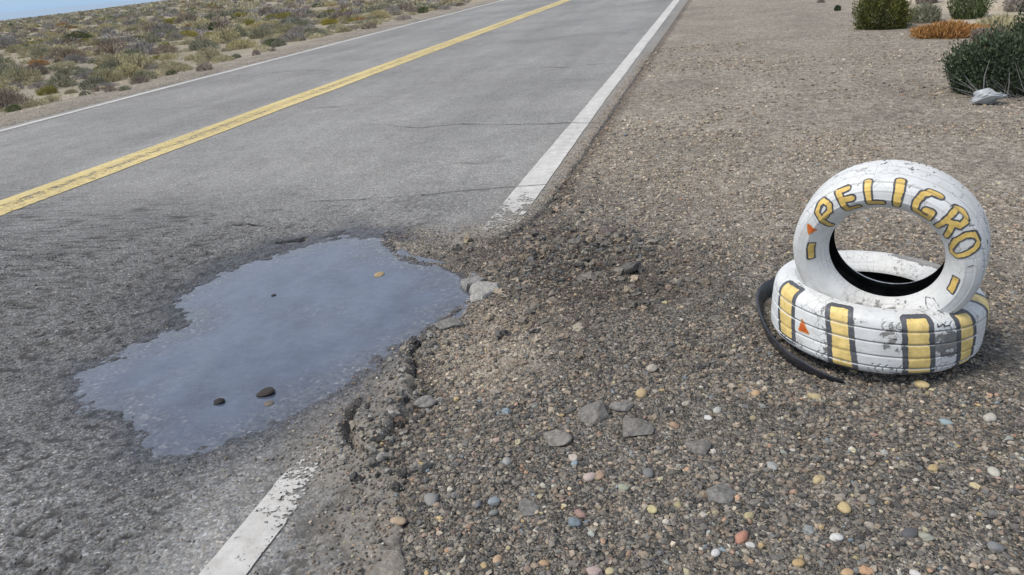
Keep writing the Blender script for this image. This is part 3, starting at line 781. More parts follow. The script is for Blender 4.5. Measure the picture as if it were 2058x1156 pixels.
def make_T(c, n, R, rb, w, wb, grooves, sag=None):
    n = np.array(n, float); n /= np.linalg.norm(n)
    e1 = np.cross([0, 0, 1.], n) if abs(n[2]) < .9 else np.cross([0, 1., 0], n)
    e1 /= np.linalg.norm(e1); e2 = np.cross(n, e1)
    r, a, s, g = tyre_profile(R, rb, w, wb, grooves); rs = tyre_profile(R, rb, w, wb, [])[0]
    return dict(c=np.array(c, float), n=n, e1=e1, e2=e2, r=r, a=a, s=s, rs=rs, R=R, rb=rb, w=w, wb=wb, g=g, sag=sag)
def tyre_point(T, th, s, off=0):
    th, s = np.asarray(th, float), np.asarray(s, float)
    r = np.interp(s, T['s'], T['r']); a = np.interp(s, T['s'], T['a'])
    dr = np.interp(s+.003, T['s'], T['rs'])-np.interp(s-.003, T['s'], T['rs'])
    da = np.interp(s+.003, T['s'], T['a'])-np.interp(s-.003, T['s'], T['a'])
    l = np.hypot(dr, da)+1e-9
    r = r-da/l*off; a = a+dr/l*off
    if T['sag'] is not None: r, a = T['sag'](T, th, r, a)
    d = np.cos(th)[..., None]*T['e1']+np.sin(th)[..., None]*T['e2']
    return r[..., None]*d+a[..., None]*T['n']          # relative to the tyre's centre
def make_tyre_paint():
    t = NT('weathered_white_tyre_paint', .5, .4)
    th, s, gr, gm = t.attr('around'), t.attr('across'), t.attr('groove'), t.attr('grime')
    v = t.n('ShaderNodeCombineXYZ', {0: t.math('MULTIPLY', th, .35), 1: s, 2: 0.0}).outputs[0]
    lines = t.noise(130, 3, .65, vec=v)
    c = t.mix(t.ramp(lines, [(.30, .45), (.40, .0)]), (.72, .735, .74), (.30, .32, .33))
    c = t.mix(1.0, c, t.ramp(t.noise(7, 4, .65), [(.3, .80), (.6, 1.0)]), 'MULTIPLY')
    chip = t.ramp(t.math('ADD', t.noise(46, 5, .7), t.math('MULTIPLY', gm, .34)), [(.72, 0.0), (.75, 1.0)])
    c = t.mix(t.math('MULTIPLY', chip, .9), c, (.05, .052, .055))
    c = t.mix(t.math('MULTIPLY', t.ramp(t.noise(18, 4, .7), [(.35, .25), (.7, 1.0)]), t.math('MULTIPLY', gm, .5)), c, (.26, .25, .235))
    ck = t.vor(34, feature='DISTANCE_TO_EDGE', out='Distance', vec=t.n('ShaderNodeCombineXYZ', {0: th, 1: t.math('MULTIPLY', s, .8), 2: t.math('MULTIPLY', t.noise(12, 2), .02)}).outputs[0])
    ckm = t.math('MULTIPLY', t.ramp(ck, [(.012, 1.0), (.034, 0.0)]), t.ramp(t.math('ADD', t.noise(8, 4, .7), t.math('MULTIPLY', gm, .15)), [(.50, 0.0), (.64, .75)]))
    c = t.mix(ckm, c, (.20, .205, .21))
    dust = t.ramp(t.noise(5.5, 5, .75), [(.42, 0.0), (.75, .5)])
    c = t.mix(dust, c, (.46, .44, .40))
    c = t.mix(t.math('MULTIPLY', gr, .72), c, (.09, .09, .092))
    t.base(c)
    t.rough(t.ramp(t.noise(20, 3), [(.3, .42), (.7, .62)]))
    t.normal(t.bump(t.math('ADD', lines, t.math('MULTIPLY', t.noise(90, 4, .6), .6)), .30, .002))
    return t.m
def make_rubber(name, col=(.022, .022, .024), rough=.55):
    t = NT(name, rough, .4)
    t.base(t.mix(t.ramp(t.noise(16, 4, .65), [(.4, 0.0), (.8, .5)]), col, (.10, .095, .085)))
    t.normal(t.bump(t.noise(60, 3), .3, .003))
    return t.m
def make_sign_paint(name, fill, dark):
    t = NT(name, .5, .35)
    sd, gr = t.attr('sdf'), t.attr('groove')
    e = t.math('ADD', sd, t.math('MULTIPLY', t.math('SUBTRACT', t.noise(70, 4, .7), .5), .007))
    f = t.mix(t.ramp(t.noise(28, 4, .7), [(.32, 0.0), (.7, 1.0)]), tuple(q*.74 for q in fill), tuple(min(1, q*1.2+.03) for q in fill))
    d = t.mix(t.ramp(t.noise(40, 3), [(.4, 0.0), (.8, .5)]), dark, (.17, .18, .19))
    c = t.mix(t.rng(e, -.0004, .0004), f, d)
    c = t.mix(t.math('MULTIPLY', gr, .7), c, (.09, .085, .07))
    c = t.mix(1.0, c, t.ramp(t.noise(9, 3), [(.3, .88), (.65, 1.05)]), 'MULTIPLY')
    t.base(c)
    t.normal(t.bump(t.noise(110, 4, .6), .25, .002))
    return t.m
M_TYRE = make_tyre_paint()
M_LINER = make_rubber('black_inner_rubber', (.008, .008, .009), .9)
M_RUBBER = make_rubber('black_rubber', (.020, .022, .032), .40)
M_YELLOW = make_sign_paint('yellow_sign_paint', (.66, .46, .13), (.060, .064, .072))
M_YELLOW2 = make_sign_paint('pale_yellow_sign_paint', (.72, .54, .20), (.075, .080, .092))
M_ORANGE = make_sign_paint('orange_sign_paint', (.58, .11, .015), (.60, .30, .10))
M_INK = make_simple('black_marker_ink', (.04, .042, .046), .6)

def build_tyre(name, T, label, group, grime):
    root = bpy.data.objects.new(name, None); link(root)
    root.empty_display_size = .1
    root['label'] = label; root['category'] = 'tyre'; root['group'] = group
    root.location = tuple(T['c'])
    th = np.linspace(-np.pi, np.pi, 221)[:-1]
    k_tr = np.where(T['rs'] > T['rb']+.90*(T['R']-T['rb']))[0]
    cuts = [('sidewall', 0, k_tr[0]), ('tread', k_tr[0], k_tr[-1]), ('sidewall', k_tr[-1], len(T['s'])-1)]
    for nm, a, b in cuts:
        ss = T['s'][a:b+1]
        tq = np.linspace(-np.pi, np.pi, 761)[:-1] if nm == 'tread' else th
        TH, S = np.meshgrid(tq, ss, indexing='ij')
        P = tyre_point(T, TH, S)
        gmask = np.interp(S, T['s'], T['g'])
        if nm == 'tread':   # short sipes across the shoulder blocks
            sip = (np.abs(((TH*T['R']/.019+.35*np.sin(S*140)) % 1)-.5) < .085)*(np.abs(S-T['s'][-1]/2) > .052)
            sip = sip*(np.sin(TH*23+S*55)+np.sin(TH*11) > .1)
            d = np.cos(TH)[..., None]*T['e1']+np.sin(TH)[..., None]*T['e2']
            P = P-.0035*sip[..., None]*d
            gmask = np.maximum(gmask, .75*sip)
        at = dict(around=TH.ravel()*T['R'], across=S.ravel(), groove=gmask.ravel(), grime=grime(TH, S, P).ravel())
        n1, n2 = len(tq), len(ss)
        i, j = np.meshgrid(np.arange(n1), np.arange(n2-1), indexing='ij'); i2 = (i+1) % n1
        F = np.stack([i*n2+j, i2*n2+j, i2*n2+j+1, i*n2+j+1], 2).reshape(-1, 4)
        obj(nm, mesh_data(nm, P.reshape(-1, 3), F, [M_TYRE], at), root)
    # black cavity between the beads
    ss = np.linspace(T['s'][-1], 0, 60)
    r = np.interp(ss, T['s'], T['rs']); a = np.interp(ss, T['s'], T['a'])
    mid = (T['rb']+T['R'])/2
    thick = .012*np.minimum(1, np.minimum(np.arange(60), np.arange(60)[::-1])/6.0)
    dr = np.gradient(r, ss); da = np.gradient(a, ss); l = np.hypot(dr, da)
    r2 = r+da/l*thick; a2 = a-dr/l*thick
    TH, K = np.meshgrid(th[::2], np.arange(60), indexing='ij')
    rr, aa = r2[K], a2[K]
    if T['sag'] is not None: rr, aa = T['sag'](T, TH, rr, aa)
    d = np.cos(TH)[..., None]*T['e1']+np.sin(TH)[..., None]*T['e2']
    P = rr[..., None]*d+aa[..., None]*T['n']
    n1, n2 = len(th[::2]), 60
    i, j = np.meshgrid(np.arange(n1), np.arange(n2-1), indexing='ij'); i2 = (i+1) % n1
    F = np.stack([i*n2+j, i2*n2+j, i2*n2+j+1, i*n2+j+1], 2).reshape(-1, 4)
    obj('inner_liner', mesh_data('inner_liner', P.reshape(-1, 3), F, [M_LINER]), root)
    return root

def painted(name, root, T, sdf, box, edge, mat, res=.0022, off=.0011, xref=.22, label=None):
    """a painted shape lying on the tyre: everything where sdf < edge; fill where sdf < 0"""
    x0, x1, s0, s1 = box
    nx, ny = max(6, int((x1-x0)/res)), max(6, int((s1-s0)/res))
    X, S = np.meshgrid(np.linspace(x0, x1, nx), np.linspace(s0, s1, ny), indexing='ij')
    D = sdf(X, S)+.0014*fbm(X*90, S*90, 131, 2)
    X, S, D = X.ravel(), S.ravel(), D.ravel()
    pts = []; faces = []; cache = {}
    def vid(a):
        if ('v', a) not in cache:
            cache[('v', a)] = len(pts); pts.append((X[a], S[a], D[a]))
        return cache[('v', a)]
    def eid(a, b):
        k = (min(a, b), max(a, b))
        if k not in cache:
            f = (edge-D[a])/(D[b]-D[a]); cache[k] = len(pts)
            pts.append((X[a]+f*(X[b]-X[a]), S[a]+f*(S[b]-S[a]), edge))
        return cache[k]
    for q in grid_faces(nx, ny):
        for tri in ((q[0], q[1], q[2]), (q[0], q[2], q[3])):
            ins = [D[a] < edge for a in tri]
            c = sum(ins)
            if c == 0: continue
            if c == 3: faces.append(tuple(vid(a) for a in tri)); continue
            poly = []
            for k in range(3):
                a, b = tri[k], tri[(k+1) % 3]
                if D[a] < edge: poly.append(vid(a))
                if (D[a] < edge) != (D[b] < edge): poly.append(eid(a, b))
            for k in range(1, len(poly)-1): faces.append((poly[0], poly[k], poly[k+1]))
    p = np.array(pts); V = tyre_point(T, p[:, 0]/xref, p[:, 1], off)
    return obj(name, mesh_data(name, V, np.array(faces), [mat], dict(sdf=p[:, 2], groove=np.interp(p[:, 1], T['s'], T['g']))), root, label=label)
def strokes_sdf(strokes, w, xref):
    sts = [[(a*xref, s) for a, s in st] for st in strokes]
    def f(X, S):
        d = np.full(X.shape, 9.)
        for st in sts: d = np.minimum(d, seg_dist(X, S, st))
        return d-w
    allp = np.array([q for st in sts for q in st])
    m = w+.012
    return f, (allp[:, 0].min()-m, allp[:, 0].max()+m, allp[:, 1].min()-m, allp[:, 1].max()+m)
def poly_fn(pts, xref, m=.024):
    P = [(a*xref, s) for a, s in pts]; q = np.array(P)
    return (lambda X, S: poly_sd(X, S, P)), (q[:, 0].min()-m, q[:, 0].max()+m, q[:, 1].min()-m, q[:, 1].max()+m)

# --- lying tyre, dented a little on its right
def sag_lying(T, th, r, a):
    k = np.exp(-((th+.35)/.5)**2)
    return r*(1+.022*k*np.clip((r-T['rb'])/(T['R']-T['rb']), 0, 1)-.012*np.exp(-((th+2.3)/.6)**2)), a*(1-.10*k)
TL = make_T((.4861, 2.3956, .1085), (.0496, .0255, 1), .3025, .19, .194, .12, [.28, .08, -.13, -.31], sag_lying)
def grime_lying(TH, S, P):
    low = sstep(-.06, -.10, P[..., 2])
    scuff = np.exp(-((TH+1.08)/.2)**2)*sstep(.14, .19, S)*sstep(.26, .20, S)*(.62+.75*fbm(TH*9, S*90, 145, 3))
    smear = np.exp(-((TH+1.05)/.17)**2)*np.clip(1.3*np.exp(-((S-.178)/.013)**2)+1.3*np.exp(-((S-.212)/.012)**2)+.7*np.exp(-((S-.238)/.008)**2), 0, 1.3)*(.75+.7*fbm(TH*7, S*60, 146, 3))
    scuff2 = np.exp(-((TH+1.62)/.09)**2)*sstep(.14, .17, S)*sstep(.25, .2, S)*.55
    back = sstep(.35, .55, TH)*sstep(1.3, 1.05, TH)*sstep(.060, .085, S)*2.6
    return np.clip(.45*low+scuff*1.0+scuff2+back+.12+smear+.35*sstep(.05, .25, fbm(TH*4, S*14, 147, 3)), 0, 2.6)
lying = build_tyre('painted_tyre', TL, 'white tyre lying flat, yellow stripes with dark borders painted round its tread', 'white painted warning tyres', grime_lying)
STRIPES = [[(-2.90,.112),(-2.66,.108),(-2.56,.268),(-2.755,.268)], [(-2.19,.118),(-2.02,.112),(-1.955,.194),(-1.885,.292),(-2.07,.292),(-2.115,.194)],
           [(-1.4835,.12),(-1.29,.118),(-1.265,.178),(-1.185,.288),(-1.39,.288),(-1.445,.20)], [(-.97,.118),(-.81,.118),(-.745,.19),(-.70,.285),(-.845,.285),(-.935,.162)],
           [(-.47,.05),(-.26,.05),(-.22,.12),(-.18,.28),(-.36,.28),(-.42,.12)], [(2.5,.112),(2.75,.112),(2.75,.28),(2.5,.28)]]
for st in STRIPES[:5]:
    f, b = poly_fn(st, .30)
    painted('yellow_stripe', lying, TL, f, b, .0155, M_YELLOW2, xref=.30, res=.0034)
f, b = poly_fn([(-2.452,.190),(-2.36,.222),(-2.475,.225)], .30)
painted('orange_triangle', lying, TL, f, b, .0035, M_ORANGE, xref=.30, res=.002)
# illegible dark scribble near the upper shoulder
rs = np.random.default_rng(5); sc = []
xx = np.sort(rs.uniform(-1.20, -1.04, 8))
sc.append([(x_, .140+.005*rs.uniform(-1, 1)) for k, x_ in enumerate(xx)])
sc.append([(-1.56, .150), (-1.50, .153), (-1.53, .161)]); sc.append([(-1.62, .178), (-1.55, .181)]); sc.append([(-1.60, .195), (-1.53, .197)])
for st in sc:
    f, b = strokes_sdf([st], .0011, .30)
    painted('marker_scribble', lying, TL, f, b, 0.0, M_INK, xref=.30, res=.0014)

# --- standing tyre with the lettering
TS = make_T((.4823, 2.2708, .3558), (-.3305, -.9154, -.230), .2521, .158, .171, .085, [.36, .12, -.12, -.33])
def grime_standing(TH, S, P):
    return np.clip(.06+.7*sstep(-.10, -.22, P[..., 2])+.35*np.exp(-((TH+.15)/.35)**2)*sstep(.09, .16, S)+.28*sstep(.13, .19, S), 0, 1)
standing = build_tyre('painted_tyre', TS, 'smaller white tyre standing upright in the lying one, lettered PELIGRO in yellow', 'white painted warning tyres', grime_standing)
LETTERS = [[[(2.4435,.1),(2.552,.030)],[(2.4435,.1),(2.3518,.114),(2.2864,.116),(2.2502,.097),(2.30,.082),(2.425,.077)]],
 [[(2.09,.12),(2.09,.056)],[(2.09,.12),(1.9897,.122)],[(2.0682,.092),(1.9591,.092)],[(2.09,.056),(1.933,.058)]],
 [[(1.7671,.13),(1.7628,.068)],[(1.7628,.068),(1.6013,.068)]],
 [[(1.4486,.138),(1.4224,.064)]],
 [[(1.0385,.132),(1.1388,.13),(1.1956,.116),(1.2217,.09),(1.1868,.068),(1.0821,.062),(.9687,.06),(.9992,.084),(1.0821,.082)]],
 [[(.8378,.13),(.8116,.054)],[(.8378,.13),(.7418,.139),(.672,.126),(.672,.104),(.7941,.091)],[(.7461,.096),(.6065,.054)]],
 [[(.3927,.048),(.528,.076),(.5411,.102),(.4843,.124),(.3971,.124),(.3447,.11),(.3011,.084),(.2662,.058),(.3011,.042),(.3927,.048)]]]
for st, ch in zip(LETTERS, 'PELIGRO'):
    w = {'I': .0092, 'O': .0062, 'P': .0058, 'R': .0066}.get(ch, .0072)
    f, b = strokes_sdf(st, w, .215)
    painted('painted_letter', standing, TS, f, b, .0046, M_YELLOW, xref=.215, res=.0019, label='yellow painted letter %s with dark outline' % ch)
for st in ([(2.9409,.064),(3.2158,.062)], [(-.1178,.058),(-.3665,.06)]):
    (a0, s0), (a1, s1) = st
    f, b = poly_fn([(a0, s0-.0085), (a1, s1-.0085), (a1, s1+.0085), (a0, s0+.0085)], .215)
    painted('yellow_bar', standing, TS, f, b, .0046, M_YELLOW, xref=.215, res=.0019)
f, b = poly_fn([(2.66,.097),(2.675,.070),(2.79,.081)], .215)
painted('orange_triangle', standing, TS, f, b, .003, M_ORANGE, xref=.215, res=.0016)
for st in ([(-.7854,.026),(-.6676,.042),(-.655,.068),(-.7112,.078),(-.8203,.07),(-.829,.048),(-.7854,.026)], [(.10,.082),(.1265,.098)], [(-.66,.062),(-.68,.07)]):
    f, b = strokes_sdf([st], .0009, .215)
    painted('drawn_mark', standing, TS, f, b, 0.0, M_INK, xref=.215, res=.0013)

# --- torn rubber strip curling round the lying tyre
path = np.array([(.372,2.108),(.33,2.116),(.282,2.143),(.232,2.20),(.192,2.29),(.166,2.39),(.152,2.50),(.148,2.61),(.165,2.71),(.215,2.79),(.29,2.845)])
t_ = np.concatenate([[0], np.cumsum(np.hypot(*np.diff(path, axis=0).T))]); s = np.linspace(0, t_[-1], 90)
def csm(y):
    i = np.clip(np.searchsorted(t_, s)-1, 0, len(t_)-2); f = (s-t_[i])/(t_[i+1]-t_[i])
    y0 = y[np.clip(i-1, 0, None)]; y1 = y[i]; y2 = y[i+1]; y3 = y[np.clip(i+2, None, len(y)-1)]
    return .5*(2*y1+(y2-y0)*f+(2*y0-5*y1+4*y2-y3)*f*f+(3*y1-y0-3*y2+y3)*f**3)
x, y = csm(path[:, 0]), csm(path[:, 1])
tx, ty = np.gradient(x), np.gradient(y); l = np.hypot(tx, ty); nx, ny = -ty/l, tx/l       # towards the outside on the left
hgt = .050*np.clip(.25+s/.16, 0, 1)*(1+.10*fbm(s*8, s*0, 141, 2)); th_ = .008
SG = 1.0 if (nx[45]*(x[45]-.4861)+ny[45]*(y[45]-2.3956)) > 0 else -1.0
prof = [(-.5, 0), (-.5, .80), (-.3, 1.0), (.1, 1.02), (.5, .86), (.62, .45), (.75, .10), (.6, 0)]
V = []
for a, b_ in prof:
    V.append(np.stack([x-nx*(a*th_*1.3)+nx*.014*(b_-1)*SG, y-ny*(a*th_*1.3)+ny*.014*(b_-1)*SG, -.012+hgt*b_], 1))
V = np.stack(V, 1); n, m = V.shape[:2]; V = V.reshape(-1, 3)
i, j = np.meshgrid(np.arange(n-1), np.arange(m), indexing='ij')
F = np.stack([i*m+j, (i+1)*m+j, (i+1)*m+(j+1) % m, i*m+(j+1) % m], 2).reshape(-1, 4)
caps = [(0, 1, 2, 3), (0, 3, 4, 7), (4, 5, 6, 7)]
F = np.concatenate([F, np.array([[q[3], q[2], q[1], q[0]] for q in caps]), np.array(caps)+(n-1)*m])
c0 = np.array([.2, 2.4, 0])
obj('rubber_strip', mesh_data('rubber_strip', V-c0, F, [M_RUBBER]), label='torn black rubber strip curling round the left side of the lying tyre', cat='rubber strip', loc=c0)

# ------------------------------------------------------------------ plants
def make_leaf(name, c0, c1, c2, rough=.75, sheen=.2):
    t = NT(name, rough, sheen)
    r = t.attr('vary')
    c = t.ramp(r, [(0, c0), (.5, c1), (1, c2)])
    c = t.mix(1.0, c, t.ramp(t.noise(5, 3), [(.3, .82), (.7, 1.18)]), 'MULTIPLY')
    oi = t.n('ShaderNodeObjectInfo').outputs['Random']
    c = t.mix(1.0, c, t.ramp(oi, [(0, (.82, .84, .84)), (.5, (1, 1, 1)), (1, (1.18, 1.13, 1.02))]), 'MULTIPLY')
    t.base(c)
    return t.m
LEAF = {
 'greygreen': make_leaf('grey_green_leaf', (.13,.135,.09), (.235,.24,.175), (.37,.375,.29)),
 'straw': make_leaf('straw_leaf', (0.238,0.210,0.119), (0.434,0.392,0.238), (0.644,0.588,0.392)),
 'brown': make_leaf('brown_twig', (.10,.08,.065), (.215,.175,.15), (.36,.30,.26)),
 'greytwig': make_leaf('grey_twig', (.14,.13,.125), (.285,.265,.26), (.46,.44,.43)),
 'olive': make_leaf('olive_leaf', (0.123,0.123,0.026), (0.261,0.239,0.051), (0.435,0.377,0.102)),
 'dark': make_leaf('dark_green_leaf', (0.038,0.057,0.024), (0.081,0.115,0.047), (0.162,0.196,0.088)),
 'rust': make_leaf('rust_leaf', (0.188,0.088,0.027), (0.350,0.181,0.062), (0.525,0.312,0.138)),
 'green': make_leaf('dull_green_leaf', (.024,.036,.020), (.050,.072,.040), (.11,.135,.085)),
 'yellowgreen': make_leaf('yellow_green_leaf', (0.030,0.040,0.010), (0.085,0.095,0.022), (0.200,0.190,0.050)),
}
def blades(pos, dirs, ln, wd, rng):
    n = len(pos)
    side = np.cross(dirs, rng.normal(0, 1, (n, 3))); side /= np.linalg.norm(side, axis=1)[:, None]+1e-9
    a = pos; b = pos+dirs*(ln*.5)[:, None]+side*(wd*.5)[:, None]; c = pos+dirs*ln[:, None]; d = pos+dirs*(ln*.5)[:, None]-side*(wd*.5)[:, None]
    V = np.stack([a, b, c, d], 1).reshape(-1, 3)
    F = np.arange(4*n).reshape(n, 4)
    return V, F
def crown(rng, n, rx, rz, leaf, wide, up=.5, lumps=7, shell=.55, waist=.82):
    """leaf blades filling an uneven dome: clumps stand out from it and leave gaps"""
    th = rng.uniform(0, 2*np.pi, n); cz = rng.uniform(-.05, 1, n)
    sx = np.sqrt(np.clip(1-cz*cz, 0, 1))
    d = np.stack([sx*np.cos(th), sx*np.sin(th), cz], 1)
    L = rng.normal(0, 1, (lumps, 3)); L[:, 2] = np.abs(L[:, 2]); L /= np.linalg.norm(L, axis=1)[:, None]
    amp = rng.uniform(.5, 1.0, lumps)
    g = np.max(np.exp(-(1-d@L.T)/.10)*amp, axis=1)
    rad = (.74+.30*g)*(shell+(1-shell)*rng.random(n)**.5)*rng.uniform(.86, 1.06, n)
    P = d*rad[:, None]*np.array([rx, rx*rng.uniform(.85, 1.1), rz])
    P[:, :2] *= (waist+(1-waist)*np.clip(P[:, 2]/(.45*rz), 0, 1)**.7)[:, None]
    P[:, 2] = np.maximum(P[:, 2], .004)
    dr = d*(1-up)+np.array([0, 0, up])+rng.normal(0, .42, (n, 3)); dr /= np.linalg.norm(dr, axis=1)[:, None]
    ln = leaf*rng.uniform(.6, 1.4, n)
    V, F = blades(P-dr*(ln*.4)[:, None], dr, ln, ln*wide, rng)
    vary = np.repeat(np.clip(rng.normal(.5, .22, n)+.20*(g-.5), 0, 1), 4)
    return V, F, vary
def stems(rng, n, rx, rz, w=.012):
    th = rng.uniform(0, 2*np.pi, n); t = rng.uniform(.15, 1.0, n)
    tip = np.stack([np.cos(th)*rx*t*.85, np.sin(th)*rx*t*.85, rz*(.55+.4*rng.random(n))], 1)
    Vs, Fs = [], []
    for k in range(n):
        b = np.array([rng.normal(0, .05*rx), rng.normal(0, .05*rx), -.02]); m = (b+tip[k])*.5+np.array([0, 0, .06*rz])+rng.normal(0, .03*rx, 3)
        for q, (p, r) in enumerate(((b, w), (m, w*.7), (tip[k], w*.25))):
            for a in (0, 2.09, 4.19): Vs.append(p+r*np.array([np.cos(a), np.sin(a), 0]))
        o = k*9
        for q in range(2):
            for a in range(3): Fs.append((o+q*3+a, o+q*3+(a+1) % 3, o+q*3+3+(a+1) % 3, o+q*3+3+a))
    return np.array(Vs), np.array(Fs)
M_STEM = make_simple('grey_bark', (.15, .135, .12), .9, .1)
KIND = { # leaf length, width ratio, up, leaves, words, height/width
 'greygreen': (.038, .30, .40, 3000, 'grey-green', .62), 'straw': (.055, .15, .55, 2600, 'pale straw', .60), 'brown': (.042, .18, .40, 2800, 'brown twiggy', .62),
 'greytwig': (.048, .15, .45, 2800, 'bare grey twiggy', .60), 'olive': (.036, .36, .40, 2800, 'olive-yellow', .50), 'dark': (.034, .38, .35, 2800, 'dark green', .66),
 'rust': (.045, .2, .5, 2600, 'rust brown', .55)}
PROTO = {}
for kn, (lf, wd, up, n, _, hr) in KIND.items():
    PROTO[kn] = []
    for q in range(3):
        rng = np.random.default_rng(300+10*list(KIND).index(kn)+q)
        V, F, va = crown(rng, n, .5, .5*2*hr*.5*1.15, lf, wd, up, lumps=rng.integers(6, 11))
        fo = mesh_data('foliage', V, F, [LEAF[kn]], dict(vary=va), smooth=False)
        Vs, Fs2 = stems(rng, 16, .5, hr*.55)
        st = mesh_data('stem', Vs, Fs2, [M_STEM], smooth=False)
        PROTO[kn].append((fo, st, V, F, va))
def shrub_at(kn, x, y, w, hs, rz, q):
    z = float(ground_z(np.array([x]), np.array([y]), np.array([9.]))[0])-.01
    fo, st = PROTO[kn][q][:2]
    root = bpy.data.objects.new('desert_shrub', None); link(root)
    root.location = (x, y, z); root.rotation_euler = (0, 0, rz); root.scale = (w, w, w*hs); root.empty_display_size = .2
    obj('foliage', fo, root); obj('stem', st, root)
    return root
# shrubs one can match with the photograph: (base pixel, width px, kind, height scale)
SHRUBS = [((268,116),72,'greygreen',1.25),((315,113),42,'olive',.8),((78,131),54,'rust',.95),((158,86),74,'dark',.9),((120,98),56,'greytwig',.9),((375,74),62,'olive',.95),((425,72),50,'olive',1.0),((405,78),40,'brown',.8),
 ((222,182),34,'brown',1.3),((281,166),54,'brown',.95),((344,149),27,'dark',1.2),((412,142),50,'brown',1.05),((515,109),26,'brown',1.5),((549,102),18,'brown',1.3),((28,220),42,'dark',1.25),
 ((250,182),38,'greygreen',.85),((170,186),34,'greygreen',1.0),((100,200),46,'straw',.85),((60,196),32,'olive',1.0),((105,190),34,'olive',.7),((570,34),54,'olive',.85),((664,44),32,'olive',.85),((704,42),30,'olive',1.0),
 ((850,26),30,'dark',1.5),((165,150),46,'greytwig',.95),((28,172),46,'greytwig',.95),((75,168),52,'greytwig',.75),((598,50),90,'greytwig',.6),((742,58),52,'brown',.7),((812,40),46,'greytwig',.75),((640,72),60,'greygreen',.7),
 ((6,82),34,'rust',1.0),((52,76),32,'olive',.7),((262,50),18,'brown',1.3),((215,165),52,'greytwig',.8),((198,178),40,'brown',.8),((140,174),36,'straw',1.0),((450,118),60,'straw',.8),((335,125),60,'straw',.85),((385,112),50,'straw',.8),
 ((475,88),60,'greygreen',1.0),((540,82),50,'greytwig',.8),((125,142),36,'olive',.7),((112,136),40,'straw',1.0),((0,192),36,'straw',1.0),((560,60),44,'greygreen',1.0),((210,72),24,'olive',1.0),((474,112),34,'greygreen',1.0),((690,62),40,'greygreen',.9),((925,12),30,'brown',.9),((895,20),36,'greytwig',.8)]
placed = []
for (u, v), w, kn, hs in SHRUBS:
    p = unproj(u, v, -.03); dep = np.dot(p-CAM, F_AX)
    placed.append([kn, p[0], p[1], w/FPX*dep, hs])
rng = np.random.default_rng(77)
cand = []
kinds = ['greygreen', 'straw', 'brown', 'greytwig', 'olive', 'dark', 'rust']; pk = [.25, .33, .13, .19, .05, .03, .02]
tries = 0
while tries < 26000 and len(cand) < 238:
    tries += 1
    p_ = unproj(rng.uniform(-330, 1000), rng.uniform(12, 255), -.03); x, y = p_[0], p_[1]
    if y < 2 or x < -70: continue
    if x > -8.95-.035*y*0-.25*fbm(np.array([y*.4]), np.array([1.]), 151, 2)[0]-.3: continue
    u, v, z = proj(np.array([[x, y, 0.]])); u, v, z = u[0], v[0], z[0]
    if z < 1 or u < -330 or u > 1010 or v < 0 or v > 330: continue
    kn = kinds[rng.choice(7, p=pk)]
    w = rng.uniform(.5, 1.2)*(1.15 if kn in ('greytwig', 'brown') else 1)
    if x > -10: w *= .7
    ok = all((x-q[1])**2+(y-q[2])**2 > (.36*(w+q[3]))**2 for q in placed+cand)
    if ok: cand.append([kn, x, y, w, rng.uniform(.75, 1.2)])
placed += cand
import collections
info = []
for k, (kn, x, y, w, hs) in enumerate(placed):
    r = shrub_at(kn, float(x), float(y), float(w), float(hs), float(rng.uniform(0, 6.28)), int(rng.integers(0, 3)))
    u, v, z = proj(np.array([[x, y, 0.]])); info.append((r, kn, x, float(u[0]), w))
    r['category'] = 'shrub'; r['group'] = 'low desert shrubs in the scrub beyond the road'
ORD = ['first','second','third','fourth','fifth','sixth','seventh','eighth','ninth','tenth','eleventh','twelfth','thirteenth','fourteenth','fifteenth','sixteenth','seventeenth','eighteenth','nineteenth','twentieth']
def ordw(i):
    if i < 20: return ORD[i]
    tens = ['twenty', 'thirty', 'forty', 'fifty', 'sixty'][(i+1)//10-2]; one = (i+1) % 10
    return ({'twenty': 'twentieth', 'thirty': 'thirtieth', 'forty': 'fortieth', 'fifty': 'fiftieth', 'sixty': 'sixtieth'}[tens] if one == 0 else tens+'-'+ORD[one-1])
cells = collections.defaultdict(list)
for r, kn, x, u, w in info:
    band = 'along the bare verge' if x > -10.6 else ('in the front scrub' if x > -13.5 else ('in the middle scrub' if x > -20 else 'in the rear scrub'))
    size = 'small' if w < .5 else ('mid-sized' if w < .78 else 'large')
    cells[(kn, band, size)].append((u, r))
for (kn, band, size), L in cells.items():
    L.sort(key=lambda q: q[0])
    for i, (u, r) in enumerate(L):
        who = 'only' if len(L) == 1 else ordw(i)
        r['label'] = ('%s %s %s shrub%s %s beyond the road' % (who, size, KIND[kn][4], '' if len(L) == 1 else ' from the left', band))

